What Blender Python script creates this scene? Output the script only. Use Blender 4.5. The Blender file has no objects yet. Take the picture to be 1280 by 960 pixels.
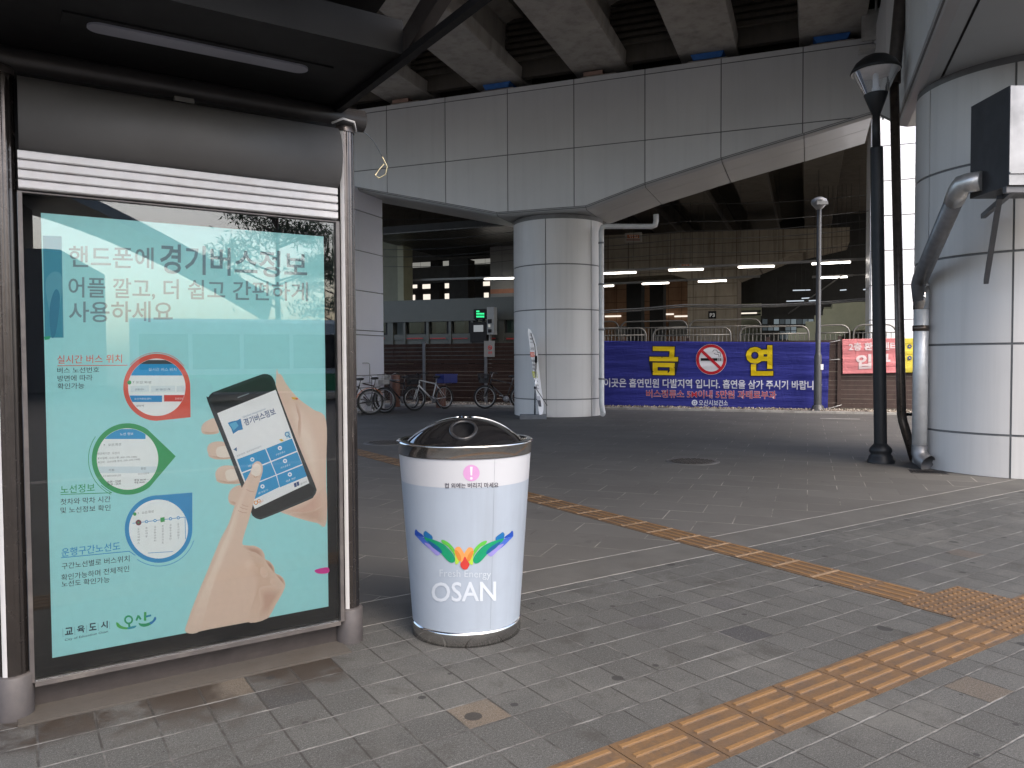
import bpy, bmesh, math, random
from math import sin, cos, radians, pi, sqrt, atan2
from mathutils import Vector, Matrix
from mathutils.geometry import tessellate_polygon

random.seed(7)
SC = bpy.context.scene
COL = SC.collection

# ------------------------------------------------------------------ camera
H = 1.43
FPX = 960.0
PITCH = radians(1.9)
ROLL = 0.0056
cam_d = bpy.data.cameras.new('camera')
cam = bpy.data.objects.new('camera', cam_d)
COL.objects.link(cam)
cam_d.sensor_width = 36
cam_d.lens = FPX / 1280 * 36
cam_d.clip_start = 0.05
cam_d.clip_end = 2000
_F = Vector((0, cos(PITCH), -sin(PITCH)))
_R = Vector((1, 0, 0))
_D = Vector((0, -sin(PITCH), -cos(PITCH)))
_X = _R * cos(ROLL) + _D * sin(ROLL)
_U = -(_D * cos(ROLL) - _R * sin(ROLL))
M = Matrix.Identity(4)
for i in range(3):
    M[i][0] = _X[i]; M[i][1] = _U[i]; M[i][2] = -_F[i]
M[2][3] = H
cam.matrix_world = M
SC.camera = cam

# ------------------------------------------------------------------ light
SUN_EL, SUN_AZ = radians(50), radians(146)      # azimuth clockwise from +Y
w = bpy.data.worlds.new('World'); SC.world = w; w.use_nodes = True
nt = w.node_tree; nt.nodes.clear()
sky = nt.nodes.new('ShaderNodeTexSky'); sky.sky_type = 'NISHITA'; sky.sun_disc = False
sky.sun_elevation = SUN_EL; sky.sun_rotation = SUN_AZ
sky.air_density = .95; sky.dust_density = 4.5; sky.ozone_density = 1.0
bg = nt.nodes.new('ShaderNodeBackground'); bg.inputs['Strength'].default_value = 0.15
wo = nt.nodes.new('ShaderNodeOutputWorld')
nt.links.new(sky.outputs[0], bg.inputs['Color']); nt.links.new(bg.outputs[0], wo.inputs['Surface'])
sun_d = bpy.data.lights.new('sun', 'SUN'); sun_d.energy = .5; sun_d.angle = radians(45); sun_d.color = (1, .97, .92)
sun = bpy.data.objects.new('sun', sun_d); COL.objects.link(sun)
sv = Vector((sin(SUN_AZ) * cos(SUN_EL), cos(SUN_AZ) * cos(SUN_EL), sin(SUN_EL)))
sun.rotation_euler = (-sv).to_track_quat('-Z', 'Y').to_euler()
SC.view_settings.view_transform = 'Standard'
SC.view_settings.look = 'None'
SC.view_settings.gamma = 1
SC.view_settings.exposure = 1.85
SC.render.engine = 'CYCLES'
SC.cycles.max_bounces = 8
SC.cycles.transparent_max_bounces = 16
SC.cycles.use_denoising = True

# ------------------------------------------------------------------ frames and rays
TH_S = radians(33.1)      # shelter frame: local x along the shelter, local y away from the camera
TH_B = radians(-21.1)     # viaduct frame: local x along the cross beam, local y along the viaduct
C0 = Vector((0, 0, H))


def ray(px, py):
    dx, dy = px - 640, py - 480
    return _F * FPX + _X * dx - _U * dy


def loc(th, P):
    return Vector((P.x * cos(th) + P.y * sin(th), -P.x * sin(th) + P.y * cos(th), P.z))


def wor(th, p):
    return Vector((p[0] * cos(th) - p[1] * sin(th), p[0] * sin(th) + p[1] * cos(th), p[2] if len(p) > 2 else 0))


def gnd(px, py, z=0.0):
    r = ray(px, py)
    return C0 + r * ((z - H) / r.z)


def onpl(th, px, py, d):
    """point in frame th where the sight line meets the upright plane local y = d"""
    r = loc(th, ray(px, py))
    c = loc(th, C0)
    return c + r * ((d - c.y) / r.y)


def at(px, py, Y):
    r = ray(px, py)
    return C0 + r * (Y / r.y)


def S(px, py, d):
    return onpl(TH_B, px, py, d)


# ------------------------------------------------------------------ mesh builder
class MB:
    def __init__(self):
        self.v = []; self.f = []; self.m = []; self.s = []

    def add(self, vs, fs, m=0, sm=False):
        o = len(self.v)
        self.v += [tuple(x) for x in vs]
        for f in fs:
            self.f.append([o + i for i in f]); self.m.append(m); self.s.append(sm)

    def box(self, x0, x1, y0, y1, z0, z1, m=0):
        v = [(x, y, z) for z in (z0, z1) for y in (y0, y1) for x in (x0, x1)]
        self.add(v, [(0, 2, 3, 1), (4, 5, 7, 6), (0, 1, 5, 4), (2, 6, 7, 3), (0, 4, 6, 2), (1, 3, 7, 5)], m)

    def ext(self, poly, fn0, fn1, m=0, sm=False):
        """extrude a 2-D polygon between two mappings"""
        n = len(poly)
        a = [fn0(p) for p in poly]; b = [fn1(p) for p in poly]
        tris = tessellate_polygon([[Vector((p[0], p[1], 0)) for p in poly]])
        fs = [tuple(t) for t in tris] + [tuple(n + i for i in reversed(t)) for t in tris]
        o = len(self.v)
        self.add(a + b, fs, m)
        for i in range(n):
            j = (i + 1) % n
            self.f.append([o + i, o + n + i, o + n + j, o + j]); self.m.append(m); self.s.append(sm)

    def prism_y(self, poly, y0, y1, m=0, sm=False):
        self.ext(poly, lambda p: (p[0], y0, p[1]), lambda p: (p[0], y1, p[1]), m, sm)

    def prism_x(self, poly, x0, x1, m=0, sm=False):
        self.ext(poly, lambda p: (x0, p[0], p[1]), lambda p: (x1, p[0], p[1]), m, sm)

    def prism_z(self, poly, z0, z1, m=0, sm=False):
        self.ext(poly, lambda p: (p[0], p[1], z0), lambda p: (p[0], p[1], z1), m, sm)

    def tube(self, path, r, n=10, m=0, cap=True, closed=False):
        P = [Vector(p) for p in path]; k = len(P)
        rs = r if isinstance(r, (list, tuple)) else [r] * k
        rings = []; up = None
        for i in range(k):
            if closed:
                t = (P[(i + 1) % k] - P[i - 1]).normalized()
            else:
                t = (P[min(i + 1, k - 1)] - P[max(i - 1, 0)]).normalized()
            if up is None:
                up = Vector((0, 0, 1)) if abs(t.z) < .9 else Vector((1, 0, 0))
            a = (up - t * up.dot(t))
            if a.length < 1e-5:
                a = t.orthogonal()
            a.normalize(); up = a; b = t.cross(a)
            f = 1.0
            if 0 < i < k - 1 or closed:
                c = (P[i] - P[i - 1]).normalized().dot((P[(i + 1) % k] - P[i]).normalized())
                f = 1 / max(.5, sqrt(max(0.05, (1 + c) / 2))) ** .5
            rings.append([P[i] + (a * cos(2 * pi * j / n) + b * sin(2 * pi * j / n)) * rs[i] * f for j in range(n)])
        o = len(self.v)
        self.add([q for R in rings for q in R], [])
        kk = k if closed else k - 1
        for i in range(kk):
            for j in range(n):
                a0 = o + i * n + j; a1 = o + i * n + (j + 1) % n
                b0 = o + ((i + 1) % k) * n + j; b1 = o + ((i + 1) % k) * n + (j + 1) % n
                self.f.append([a0, a1, b1, b0]); self.m.append(m); self.s.append(True)
        if cap and not closed:
            self.f.append([o + j for j in reversed(range(n))]); self.m.append(m); self.s.append(False)
            self.f.append([o + (k - 1) * n + j for j in range(n)]); self.m.append(m); self.s.append(False)

    def lathe(self, prof, n=32, c=(0, 0), m=0, sm=True, a0=0, a1=2 * pi, axis='z', z0=0):
        full = abs(a1 - a0 - 2 * pi) < 1e-6
        k = n if full else n + 1
        o = len(self.v)
        for r, z in prof:
            for j in range(k):
                a = a0 + (a1 - a0) * j / n
                self.v.append((c[0] + r * cos(a), c[1] + r * sin(a), z + z0))
        for i in range(len(prof) - 1):
            for j in range(n):
                j2 = (j + 1) % k
                self.f.append([o + i * k + j, o + i * k + j2, o + (i + 1) * k + j2, o + (i + 1) * k + j])
                self.m.append(m); self.s.append(sm)

    def bar(self, p, q, w, h, m=0, up=(0, 0, 1)):
        p = Vector(p); q = Vector(q); t = (q - p).normalized(); u = Vector(up)
        s = t.cross(u)
        if s.length < 1e-4: s = t.orthogonal()
        s.normalize(); u = s.cross(t)
        v = [e + s * a * w / 2 + u * b * h / 2 for e in (p, q) for a, b in ((-1, -1), (1, -1), (1, 1), (-1, 1))]
        self.add(v, [(3, 2, 1, 0), (4, 5, 6, 7), (0, 1, 5, 4), (1, 2, 6, 5), (2, 3, 7, 6), (3, 0, 4, 7)], m)

    def mapped(self, fn):
        self.v = [tuple(fn(Vector(p))) for p in self.v]; return self

    def build(self, name, mats, parent=None, off=None, bevel=0, clean=False):
        me = bpy.data.meshes.new(name)
        vs = self.v
        if off is not None:
            vs = [(x - off[0], y - off[1], z - off[2]) for x, y, z in vs]
        me.from_pydata(vs, [], self.f)
        if not isinstance(mats, (list, tuple)): mats = [mats]
        for mt in mats: me.materials.append(mt)
        me.polygons.foreach_set('material_index', self.m)
        me.polygons.foreach_set('use_smooth', self.s)
        me.update()
        bm = bmesh.new(); bm.from_mesh(me)
        if clean: bmesh.ops.remove_doubles(bm, verts=bm.verts, dist=1e-5)
        bmesh.ops.recalc_face_normals(bm, faces=bm.faces)
        bm.to_mesh(me); bm.free()
        o = bpy.data.objects.new(name, me); COL.objects.link(o)
        if parent is not None: o.parent = parent
        if bevel:
            b = o.modifiers.new('bevel', 'BEVEL'); b.width = bevel; b.segments = 2; b.limit_method = 'ANGLE'; b.angle_limit = radians(40)
        return o


class Thing:
    """an Empty at the base of the thing, in one of the frames; parts are given in frame coordinates"""
    def __init__(self, name, label, cat, base=(0, 0, 0), th=0.0, group=None, world=False):
        self.base = (0, 0, 0) if world else base
        o = bpy.data.objects.new(name, None); COL.objects.link(o)
        o.empty_display_size = .2
        o.location = base if world else wor(th, base); o.rotation_euler = (0, 0, th)
        o['label'] = label; o['category'] = cat
        if group: o['group'] = group
        self.o = o

    def part(self, name, mb, mats, bevel=0, label=None, parent=None, clean=False):
        p = mb.build(name, mats, parent or self.o, self.base, bevel, clean)
        if label: p['label'] = label
        return p


def single(name, mb, mats, label, cat, base, th=0.0, group=None, bevel=0):
    o = mb.build(name, mats, None, base, bevel)
    o.location = wor(th, base); o.rotation_euler = (0, 0, th)
    o['label'] = label; o['category'] = cat
    if group: o['group'] = group
    return o


def struct(name, mb, mats, th=0.0, kind='structure', loc_=(0, 0, 0)):
    o = mb.build(name, mats)
    o.location = loc_; o.rotation_euler = (0, 0, th); o['kind'] = kind
    return o


def copy_tree(o, parent=None):
    c = o.copy(); COL.objects.link(c)
    if parent is not None: c.parent = parent
    for ch in list(o.children): copy_tree(ch, c)
    return c


# ------------------------------------------------------------------ materials
class NT:
    def __init__(self, name):
        self.mat = bpy.data.materials.new(name); self.mat.use_nodes = True
        self.t = self.mat.node_tree; self.t.nodes.clear()
        self.out = self.n('ShaderNodeOutputMaterial')

    def n(self, typ, **kw):
        x = self.t.nodes.new(typ)
        for k, v in kw.items(): setattr(x, k, v)
        return x

    def l(self, a, b): self.t.links.new(a, b)

    def val(self, sock, v):
        if hasattr(v, 'is_linked') or isinstance(v, bpy.types.NodeSocket): self.l(v, sock)
        else: sock.default_value = v

    def math(self, op, a, b=None, c=None, clamp=False):
        x = self.n('ShaderNodeMath', operation=op); x.use_clamp = clamp
        for i, v in enumerate((a, b, c)):
            if v is not None: self.val(x.inputs[i], v)
        return x.outputs[0]

    def mix(self, f, a, b, blend='MIX'):
        x = self.n('ShaderNodeMix', data_type='RGBA', blend_type=blend)
        self.val(x.inputs[0], f)
        for s, v in ((x.inputs[6], a), (x.inputs[7], b)):
            if isinstance(v, (tuple, list)): s.default_value = (*v[:3], 1)
            else: self.l(v, s)
        return x.outputs[2]

    def ramp(self, f, stops, interp='LINEAR'):
        x = self.n('ShaderNodeValToRGB'); x.color_ramp.interpolation = interp
        el = x.color_ramp.elements
        while len(el) < len(stops): el.new(.5)
        for e, (p, c) in zip(el, stops):
            e.position = p; e.color = (c, c, c, 1) if not isinstance(c, (tuple, list)) else (*c[:3], 1)
        self.l(f, x.inputs[0]); return x.outputs[0]

    def noise(self, scale, detail=4, rough=.55, vec=None, dist=0):
        x = self.n('ShaderNodeTexNoise'); x.inputs['Scale'].default_value = scale
        x.inputs['Detail'].default_value = detail; x.inputs['Roughness'].default_value = rough
        x.inputs['Distortion'].default_value = dist
        self.l(vec or self.obj(), x.inputs['Vector']); return x.outputs[0]

    def obj(self):
        if not hasattr(self, '_o'): self._o = self.n('ShaderNodeTexCoord').outputs['Object']
        return self._o

    def scaled(self, s):
        x = self.n('ShaderNodeMapping'); x.inputs['Scale'].default_value = s
        self.l(self.obj(), x.inputs['Vector']); return x.outputs[0]

    def bsdf(self, col, rough=.5, metal=0, spec=.5, coat=0, bump=None, bstr=.3, bdist=.01):
        b = self.n('ShaderNodeBsdfPrincipled')
        if isinstance(col, (tuple, list)): b.inputs['Base Color'].default_value = (*col[:3], 1)
        else: self.l(col, b.inputs['Base Color'])
        self.val(b.inputs['Roughness'], rough); self.val(b.inputs['Metallic'], metal)
        b.inputs['Specular IOR Level'].default_value = spec
        if coat: b.inputs['Coat Weight'].default_value = coat; b.inputs['Coat Roughness'].default_value = .03
        if bump is not None:
            bp = self.n('ShaderNodeBump'); bp.inputs['Strength'].default_value = bstr; bp.inputs['Distance'].default_value = bdist
            self.l(bump, bp.inputs['Height']); self.l(bp.outputs[0], b.inputs['Normal'])
        self.l(b.outputs[0], self.out.inputs[0]); self.b = b
        return self.mat


def mul(c, k): return tuple(min(1, x * k) for x in c[:3])


def srgb(h):
    h = h.lstrip('#'); r = []
    for i in (0, 2, 4):
        v = int(h[i:i + 2], 16) / 255
        r.append(v / 12.92 if v <= .04045 else ((v + .055) / 1.055) ** 2.4)
    return tuple(r)


_cache = {}


def mat(name, col, rough=.5, metal=0, var=.12, scale=6, bump=0, bscale=60, spec=.5, coat=0, dirt=0, dirtcol=(.03, .025, .02), rvar=.08, streak=0, island=0):
    if name in _cache: return _cache[name]
    t = NT(name)
    n1 = t.noise(scale, 5)
    c = t.mix(t.ramp(n1, [(.3, 0.0), (.7, 1.0)]), mul(col, 1 - var), mul(col, 1 + var))
    if island:
        gi = t.n('ShaderNodeNewGeometry').outputs['Random Per Island']
        hv = t.n('ShaderNodeHueSaturation'); t.l(c, hv.inputs['Color']); t.l(t.math('ADD', t.math('MULTIPLY', gi, island * 2), 1 - island), hv.inputs['Value']); c = hv.outputs[0]
    if dirt:
        n2 = t.noise(scale * .6, 7, .7)
        c = t.mix(t.math('MULTIPLY', t.ramp(n2, [(.48, 0.0), (.75, 1.0)]), dirt), c, dirtcol)
    if streak:
        n3 = t.noise(1, 5, .6, t.scaled((9, 9, .35)))
        c = t.mix(t.math('MULTIPLY', t.ramp(n3, [(.48, 0.0), (.72, 1.0)]), streak), c, dirtcol)
    n4 = t.noise(scale * 2.3, 4)
    r = t.math('ADD', t.math('MULTIPLY', t.math('SUBTRACT', n4, .5), rvar * 2), rough, clamp=True)
    _cache[name] = t.bsdf(c, r, metal, spec, coat, t.noise(bscale, 3) if bump else None, bump)
    return _cache[name]


def ink(h, rough=.55, dim=1.0):
    k = 'ink' + h + ('_%.2f' % dim if dim != 1 else '')
    if k not in _cache:
        t = NT('print_' + k[4:])
        c = mul(srgb(h), dim)
        _cache[k] = t.bsdf(t.mix(t.noise(30, 3), mul(c, .94), mul(c, 1.06)), rough, 0, .3)
    return _cache[k]


def emit(name, col, strength):
    if name in _cache: return _cache[name]
    t = NT(name); e = t.n('ShaderNodeEmission'); e.inputs[0].default_value = (*col, 1); e.inputs[1].default_value = strength
    t.l(e.outputs[0], t.out.inputs[0]); _cache[name] = t.mat; return t.mat


def glass(name, tint=(1, 1, 1), ior=1.5, rough=.0, haze=0):
    if name in _cache: return _cache[name]
    t = NT(name)
    fr = t.n('ShaderNodeFresnel'); fr.inputs[0].default_value = ior
    tr = t.n('ShaderNodeBsdfTransparent'); tr.inputs[0].default_value = (*tint, 1)
    gl = t.n('ShaderNodeBsdfGlossy'); gl.inputs['Roughness'].default_value = rough
    mx = t.n('ShaderNodeMixShader')
    if haze:
        df = t.n('ShaderNodeBsdfDiffuse'); m2 = t.n('ShaderNodeMixShader'); m2.inputs[0].default_value = haze
        t.l(tr.outputs[0], m2.inputs[1]); t.l(df.outputs[0], m2.inputs[2]); tr = m2
    t.l(fr.outputs[0], mx.inputs[0]); t.l(tr.outputs[0], mx.inputs[1]); t.l(gl.outputs[0], mx.inputs[2])
    t.l(mx.outputs[0], t.out.inputs[0]); _cache[name] = t.mat; return t.mat


# --- paving materials
def edge_mask(t, x, per, off, wd):
    """1 near the joints of a periodic row"""
    a = t.math('DIVIDE', t.math('SUBTRACT', x, off), per)
    fr = t.math('FRACT', a)
    d = t.math('MINIMUM', fr, t.math('SUBTRACT', 1.0, fr))
    d = t.math('MULTIPLY', d, per)
    m = t.math('SUBTRACT', 1.0, t.math('DIVIDE', d, wd), clamp=True)
    return t.math('MULTIPLY', m, 1.6, clamp=True), t.math('FLOOR', a)


def paver_material():
    t = NT('grey_pavers')
    wob = t.noise(7, 3, .6)
    sep = t.n('ShaderNodeSeparateXYZ'); t.l(t.obj(), sep.inputs[0])
    chip = t.noise(55, 3, .7)
    wx = t.math('ADD', t.math('MULTIPLY', t.math('SUBTRACT', wob, .5), .009), t.math('MULTIPLY', t.math('SUBTRACT', chip, .5), .006))
    X = t.math('ADD', sep.outputs[0], wx); Y = t.math('ADD', sep.outputs[1], wx)
    wide = t.math('MULTIPLY', t.noise(5.2, 5, .7), .0085)
    jy, iy = edge_mask(t, Y, .2, .137, t.math('ADD', wide, .0015))
    # some rows of slabs break joint by half a slab
    wr = t.n('ShaderNodeTexWhiteNoise'); wr.noise_dimensions = '1D'; t.l(iy, wr.inputs['W'])
    right = t.math('GREATER_THAN', X, 1.95)
    sh = t.math('MULTIPLY', t.math('MULTIPLY', t.math('FLOOR', t.math('MULTIPLY', wr.outputs[0], 2.99)), .1), right)
    jx, ix = edge_mask(t, t.math('ADD', X, sh), .2, .05, .0055)
    cx = t.n('ShaderNodeCombineXYZ'); t.l(ix, cx.inputs[0]); t.l(iy, cx.inputs[1])
    wn = t.n('ShaderNodeTexWhiteNoise'); wn.noise_dimensions = '2D'; t.l(cx.outputs[0], wn.inputs['Vector'])
    rnd = wn.outputs[0]
    base = t.ramp(rnd, [(0, (.052, .0523, .0505)), (.5, (.062, .0622, .060)), (1, (.074, .0742, .0715))])
    base = t.mix(t.math('GREATER_THAN', rnd, .994), base, (.09, .073, .057))
    base = t.mix(t.math('LESS_THAN', rnd, .012), base, (.055, .054, .055))

    def cell(a, b):
        e = t.math('COMPARE', ix, a + .0, .1); f = t.math('COMPARE', iy, b + .0, .1)
        return t.math('MULTIPLY', e, f)
    for pxy, col in (((590, 897), (.115, .09, .066)), ((282, 866), (.115, .092, .068)), ((357, 873), (.03, .03, .031)), ((928, 787), (.029, .029, .033)),
                     ((380, 822), (.058, .045, .037)), ((1230, 692), (.075, .062, .052)), ((90, 900), (.036, .034, .032))):
        q = loc(TH_S, gnd(*pxy))
        base = t.mix(cell(math.floor((q.x - .05) / .2), math.floor((q.y - .137) / .2)), base, col)
    big = t.noise(1.1, 5, .6)
    base = t.mix(t.ramp(big, [(.32, .30), (.7, 0.0)]), base, (.03, .029, .027))
    fine = t.noise(240, 4, .75)
    base = t.mix(t.ramp(fine, [(.36, .85), (.52, 0.0)]), base, (.014, .016, .016))
    base = t.mix(t.ramp(fine, [(.55, 0.0), (.70, .8)]), base, (.19, .19, .185))
    grit = t.noise(95, 3, .7)
    base = t.mix(t.ramp(grit, [(.30, .6), (.48, 0.0)]), base, (.02, .0195, .018))
    base = t.mix(t.ramp(grit, [(.56, 0.0), (.72, .5)]), base, (.15, .148, .142))
    worn = t.noise(.8, 6, .7)
    base = t.mix(t.ramp(worn, [(.5, 0.0), (.72, .45)]), base, (.12, .117, .108))
    # dried stains and moss
    st = t.noise(3.1, 8, .76, dist=.4)
    base = t.mix(t.ramp(st, [(.54, 0.0), (.66, .7)]), base, (.03, .028, .025))
    # wet run-off at the foot of the shelter
    ny = t.math('SUBTRACT', Y, t.math('MULTIPLY', t.noise(2.4, 5, .65), .9))
    wet = t.math('MULTIPLY', t.math('SUBTRACT', ny, 2.72), 5, clamp=True)
    wet = t.math('MULTIPLY', wet, t.math('LESS_THAN', X, 1.25))
    wet = t.math('MULTIPLY', wet, t.ramp(t.noise(4.2, 6, .7), [(.40, 0.1), (.52, .95)]))
    base = t.mix(wet, base, (.024, .0175, .013))
    # chewing gum
    vo = t.n('ShaderNodeTexVoronoi', voronoi_dimensions='2D'); vo.inputs['Scale'].default_value = 2.6; t.l(t.obj(), vo.inputs['Vector'])
    sc = t.n('ShaderNodeSeparateColor'); t.l(vo.outputs['Color'], sc.inputs[0])
    gum = t.math('LESS_THAN', vo.outputs['Distance'], t.math('MULTIPLY', t.math('MULTIPLY', sc.outputs[0], sc.outputs[1]), .12))
    base = t.mix(t.math('MULTIPLY', gum, .85), base, (.016, .016, .016))
    pale = t.ramp(t.noise(2.6, 6, .7), [(.40, .05), (.60, .95)])
    base = t.mix(jx, base, t.mix(t.ramp(t.noise(1.9, 5, .7), [(.52, 0.0), (.66, .8)]), (.028, .026, .024), (.12, .118, .112)))
    lightj = t.mix(pale, (.032, .03, .028), (.175, .173, .168))
    base = t.mix(jy, base, lightj)
    hgt = t.math('SUBTRACT', t.math('ADD', t.math('MULTIPLY', fine, .25), t.math('MULTIPLY', rnd, .15)), t.math('MAXIMUM', jx, jy))
    rg = t.math('SUBTRACT', .86, t.math('MULTIPLY', wet, .35))
    return t.bsdf(base, rg, 0, .35, 0, hgt, .55, .006)


def far_paving_material():
    t = NT('large_grey_slabs')
    br = t.n('ShaderNodeTexBrick'); t.l(t.obj(), br.inputs['Vector'])
    br.offset = .5; br.inputs['Scale'].default_value = 1
    br.inputs['Brick Width'].default_value = .6; br.inputs['Row Height'].default_value = .4
    br.inputs['Mortar Size'].default_value = .005; br.inputs['Mortar Smooth'].default_value = .3
    br.inputs['Color1'].default_value = (.074, .071, .067, 1); br.inputs['Color2'].default_value = (.089, .085, .080, 1)
    br.inputs['Mortar'].default_value = (.1, .1, .1, 1)
    c = br.outputs['Color']
    mort = t.mix(t.ramp(t.noise(1.4, 4, .7), [(.42, 0.0), (.62, 1.0)]), (.06, .056, .052), (.27, .255, .225))
    c = t.mix(br.outputs['Fac'], c, mort)
    c = t.mix(t.ramp(t.noise(.55, 6, .65), [(.35, .45), (.65, 0.0)]), c, (.046, .043, .039))
    fine = t.noise(140, 2)
    c = t.mix(t.ramp(fine, [(.6, 0.0), (.8, .25)]), c, (.17, .16, .15))
    c = t.mix(t.ramp(t.noise(2.3, 8, .72), [(.6, 0.0), (.68, .45)]), c, (.034, .032, .029))
    h = t.math('SUBTRACT', t.math('MULTIPLY', fine, .3), br.outputs['Fac'])
    return t.bsdf(c, .8, 0, .35, 0, h, .4, .004)


def concrete(name, col, grid=None, streak=.5, dark=(.05, .04, .03)):
    if name in _cache: return _cache[name]
    t = NT(name)
    c = t.mix(t.ramp(t.noise(1.3, 7, .65), [(.3, 0.0), (.7, 1.0)]), mul(col, .85), mul(col, 1.12))
    n3 = t.noise(1, 6, .65, t.scaled((3.5, 3.5, .3)))
    c = t.mix(t.math('MULTIPLY', t.ramp(n3, [(.47, 0.0), (.7, 1.0)]), streak), c, dark)
    if grid:
        sep = t.n('ShaderNodeSeparateXYZ'); t.l(t.obj(), sep.inputs[0])
        a, _ = edge_mask(t, sep.outputs[0], grid[0], .13, .02); b, _ = edge_mask(t, sep.outputs[2], grid[1], .07, .02)
        c = t.mix(t.math('MULTIPLY', t.math('MAXIMUM', a, b), .75), c, mul(dark, .6))
    c = t.mix(t.ramp(t.noise(60, 2), [(.55, 0.0), (.8, .35)]), c, mul(col, .6))
    _cache[name] = t.bsdf(c, .85, 0, .3, 0, t.noise(25, 5), .25)
    return _cache[name]


def tactile_material():
    t = NT('tan_tactile_tile')
    sep = t.n('ShaderNodeSeparateXYZ'); t.l(t.obj(), sep.inputs[0])
    c = t.ramp(t.noise(2.0, 5, .6), [(.3, (.085, .046, .019)), (.7, (.122, .068, .028))])
    c = t.mix(t.ramp(t.noise(9, 8, .75), [(.48, 0.0), (.66, .8)]), c, (.04, .031, .026))
    c = t.mix(t.ramp(t.noise(120, 2), [(.55, 0.0), (.8, .4)]), c, (.16, .11, .07))
    top = t.math('MULTIPLY', t.math('SUBTRACT', sep.outputs[2], .0065), 400, clamp=True)
    grime = t.math('MULTIPLY', t.math('SUBTRACT', 1.0, top), t.ramp(t.noise(3.3, 7, .75), [(.40, .05), (.66, .62)]))
    c = t.mix(grime, c, (.062, .045, .034))
    c = t.mix(t.math('MULTIPLY', top, .55), c, (.185, .10, .036))
    return t.bsdf(c, .75, 0, .35, 0, t.noise(90, 4), .35)


def gravel_material():
    t = NT('gravel')
    vo = t.n('ShaderNodeTexVoronoi'); vo.inputs['Scale'].default_value = 22; t.l(t.obj(), vo.inputs['Vector'])
    sc = t.n('ShaderNodeSeparateColor'); t.l(vo.outputs['Color'], sc.inputs[0])
    c = t.ramp(sc.outputs[0], [(0, (.07, .055, .045)), (.6, (.2, .17, .14)), (1, (.42, .38, .33))])
    return t.bsdf(c, .9, 0, .3, 0, vo.outputs['Distance'], 1.0, .03)


m_pave = paver_material()
m_far = far_paving_material()
m_tact = tactile_material()
m_gravel = gravel_material()
m_band = mat('border_slab', (.070, .068, .064), .82, 0, .15, 2.5, .35, 120, .35, dirt=.4)
m_wline = mat('pale_mortar', (.26, .25, .235), .9, 0, .25, 9, .3)
m_asph = mat('asphalt', (.05, .05, .052), .9, 0, .2, 3, .5, 200)
m_panel = mat('grey_aluminium_panel', (.535, .52, .50), .48, .05, .04, .8, 0, 60, .5, rvar=.07, streak=.14, dirtcol=(.22, .215, .20), island=.05)
m_panel_d = mat('dull_aluminium_panel', (.61, .61, .60), .5, .0, .05, .6, 0, 60, .5, rvar=.06, streak=.09, dirtcol=(.27, .265, .25), island=.05)
m_panel_w = mat('white_aluminium_panel', (.80, .82, .86), .35, 0, .02, .8)
m_panel_l = mat('pale_aluminium_panel', (.84, .85, .92), .4, .1, .03, .8)
m_joint = mat('dark_joint', (.14, .14, .138), .8)
m_conc = concrete('bare_concrete', (.38, .35, .31), None, .35)
m_conc_dk = concrete('dark_concrete', (.10, .088, .072), None, .5)
m_conc_grid = concrete('formwork_concrete', (.25, .215, .165), (1.0, .6), .55, (.07, .04, .02))
m_black = mat('black_paint', (.008, .008, .009), .55, 0, .2, 20, 0, 60, .2)
m_lamp = mat('black_lamp_paint', (.014, .014, .0145), .45, 0, .2, 10, .05, 60, .3)
m_brown = mat('dark_brown_metal', (.075, .066, .064), .33, .55, .12, 12, .04, 200, dirt=.15, dirtcol=(.16, .14, .12))
m_soffit = mat('black_soffit_sheet', (.0055, .0055, .006), .6, 0, .2, 3, spec=.25)
m_cover = mat('grey_rolled_cover', (.10, .095, .091), .55, .1, .08, 5, .03, 200)
m_steel = mat('brushed_steel', (.62, .61, .60), .22, 1, .05, 30, .02, 300, rvar=.1)
m_chrome = mat('polished_steel', (.62, .61, .60), .12, 1, .06, 14, .01, 80, rvar=.06)
m_slat = mat('bright_aluminium_slat', (.66, .645, .64), .4, .05, .05, 12, .02, 200, dirt=.2, dirtcol=(.4, .3, .25))
m_strip = mat('pale_post_strip', (.45, .445, .445), .4, .1, .04, 16)
m_galv = mat('galvanised_pipe', (.55, .54, .52), .38, .75, .15, 9, .05, 90, dirt=.25, dirtcol=(.25, .22, .18))
m_galv_d = mat('weathered_zinc_pipe', (.2, .2, .205), .42, .6, .15, 9, .06, 90, dirt=.3, dirtcol=(.12, .11, .1))
m_rustpipe = mat('brown_bronze_pipe', (.11, .085, .068), .3, .7, .25, 14, .05, 90, streak=.3)
m_wood = mat('brown_fence_slat', (.05, .03, .025), .75, 0, .22, 5, .2, 60, streak=.2)
m_wood_dk = mat('dark_fence_slat', (.034, .019, .015), .85, 0, .2, 5, .2, 60, .15)
m_post = mat('grey_fence_post', (.12, .12, .126), .45, .4, .1, 8)
m_blue = mat('blue_bearing_paint', (.03, .14, .42), .5, 0, .15, 9)
m_rubber = mat('rubber', (.014, .014, .014), .7, 0, .2, 20)
m_duct_d = mat('dark_duct_side', (.05, .05, .053), .45, .5, .15, 5)
m_duct_f = mat('bright_duct_sheet', (.27, .27, .275), .38, .8, .35, 2.2, .5, 3, rvar=.2)

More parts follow.
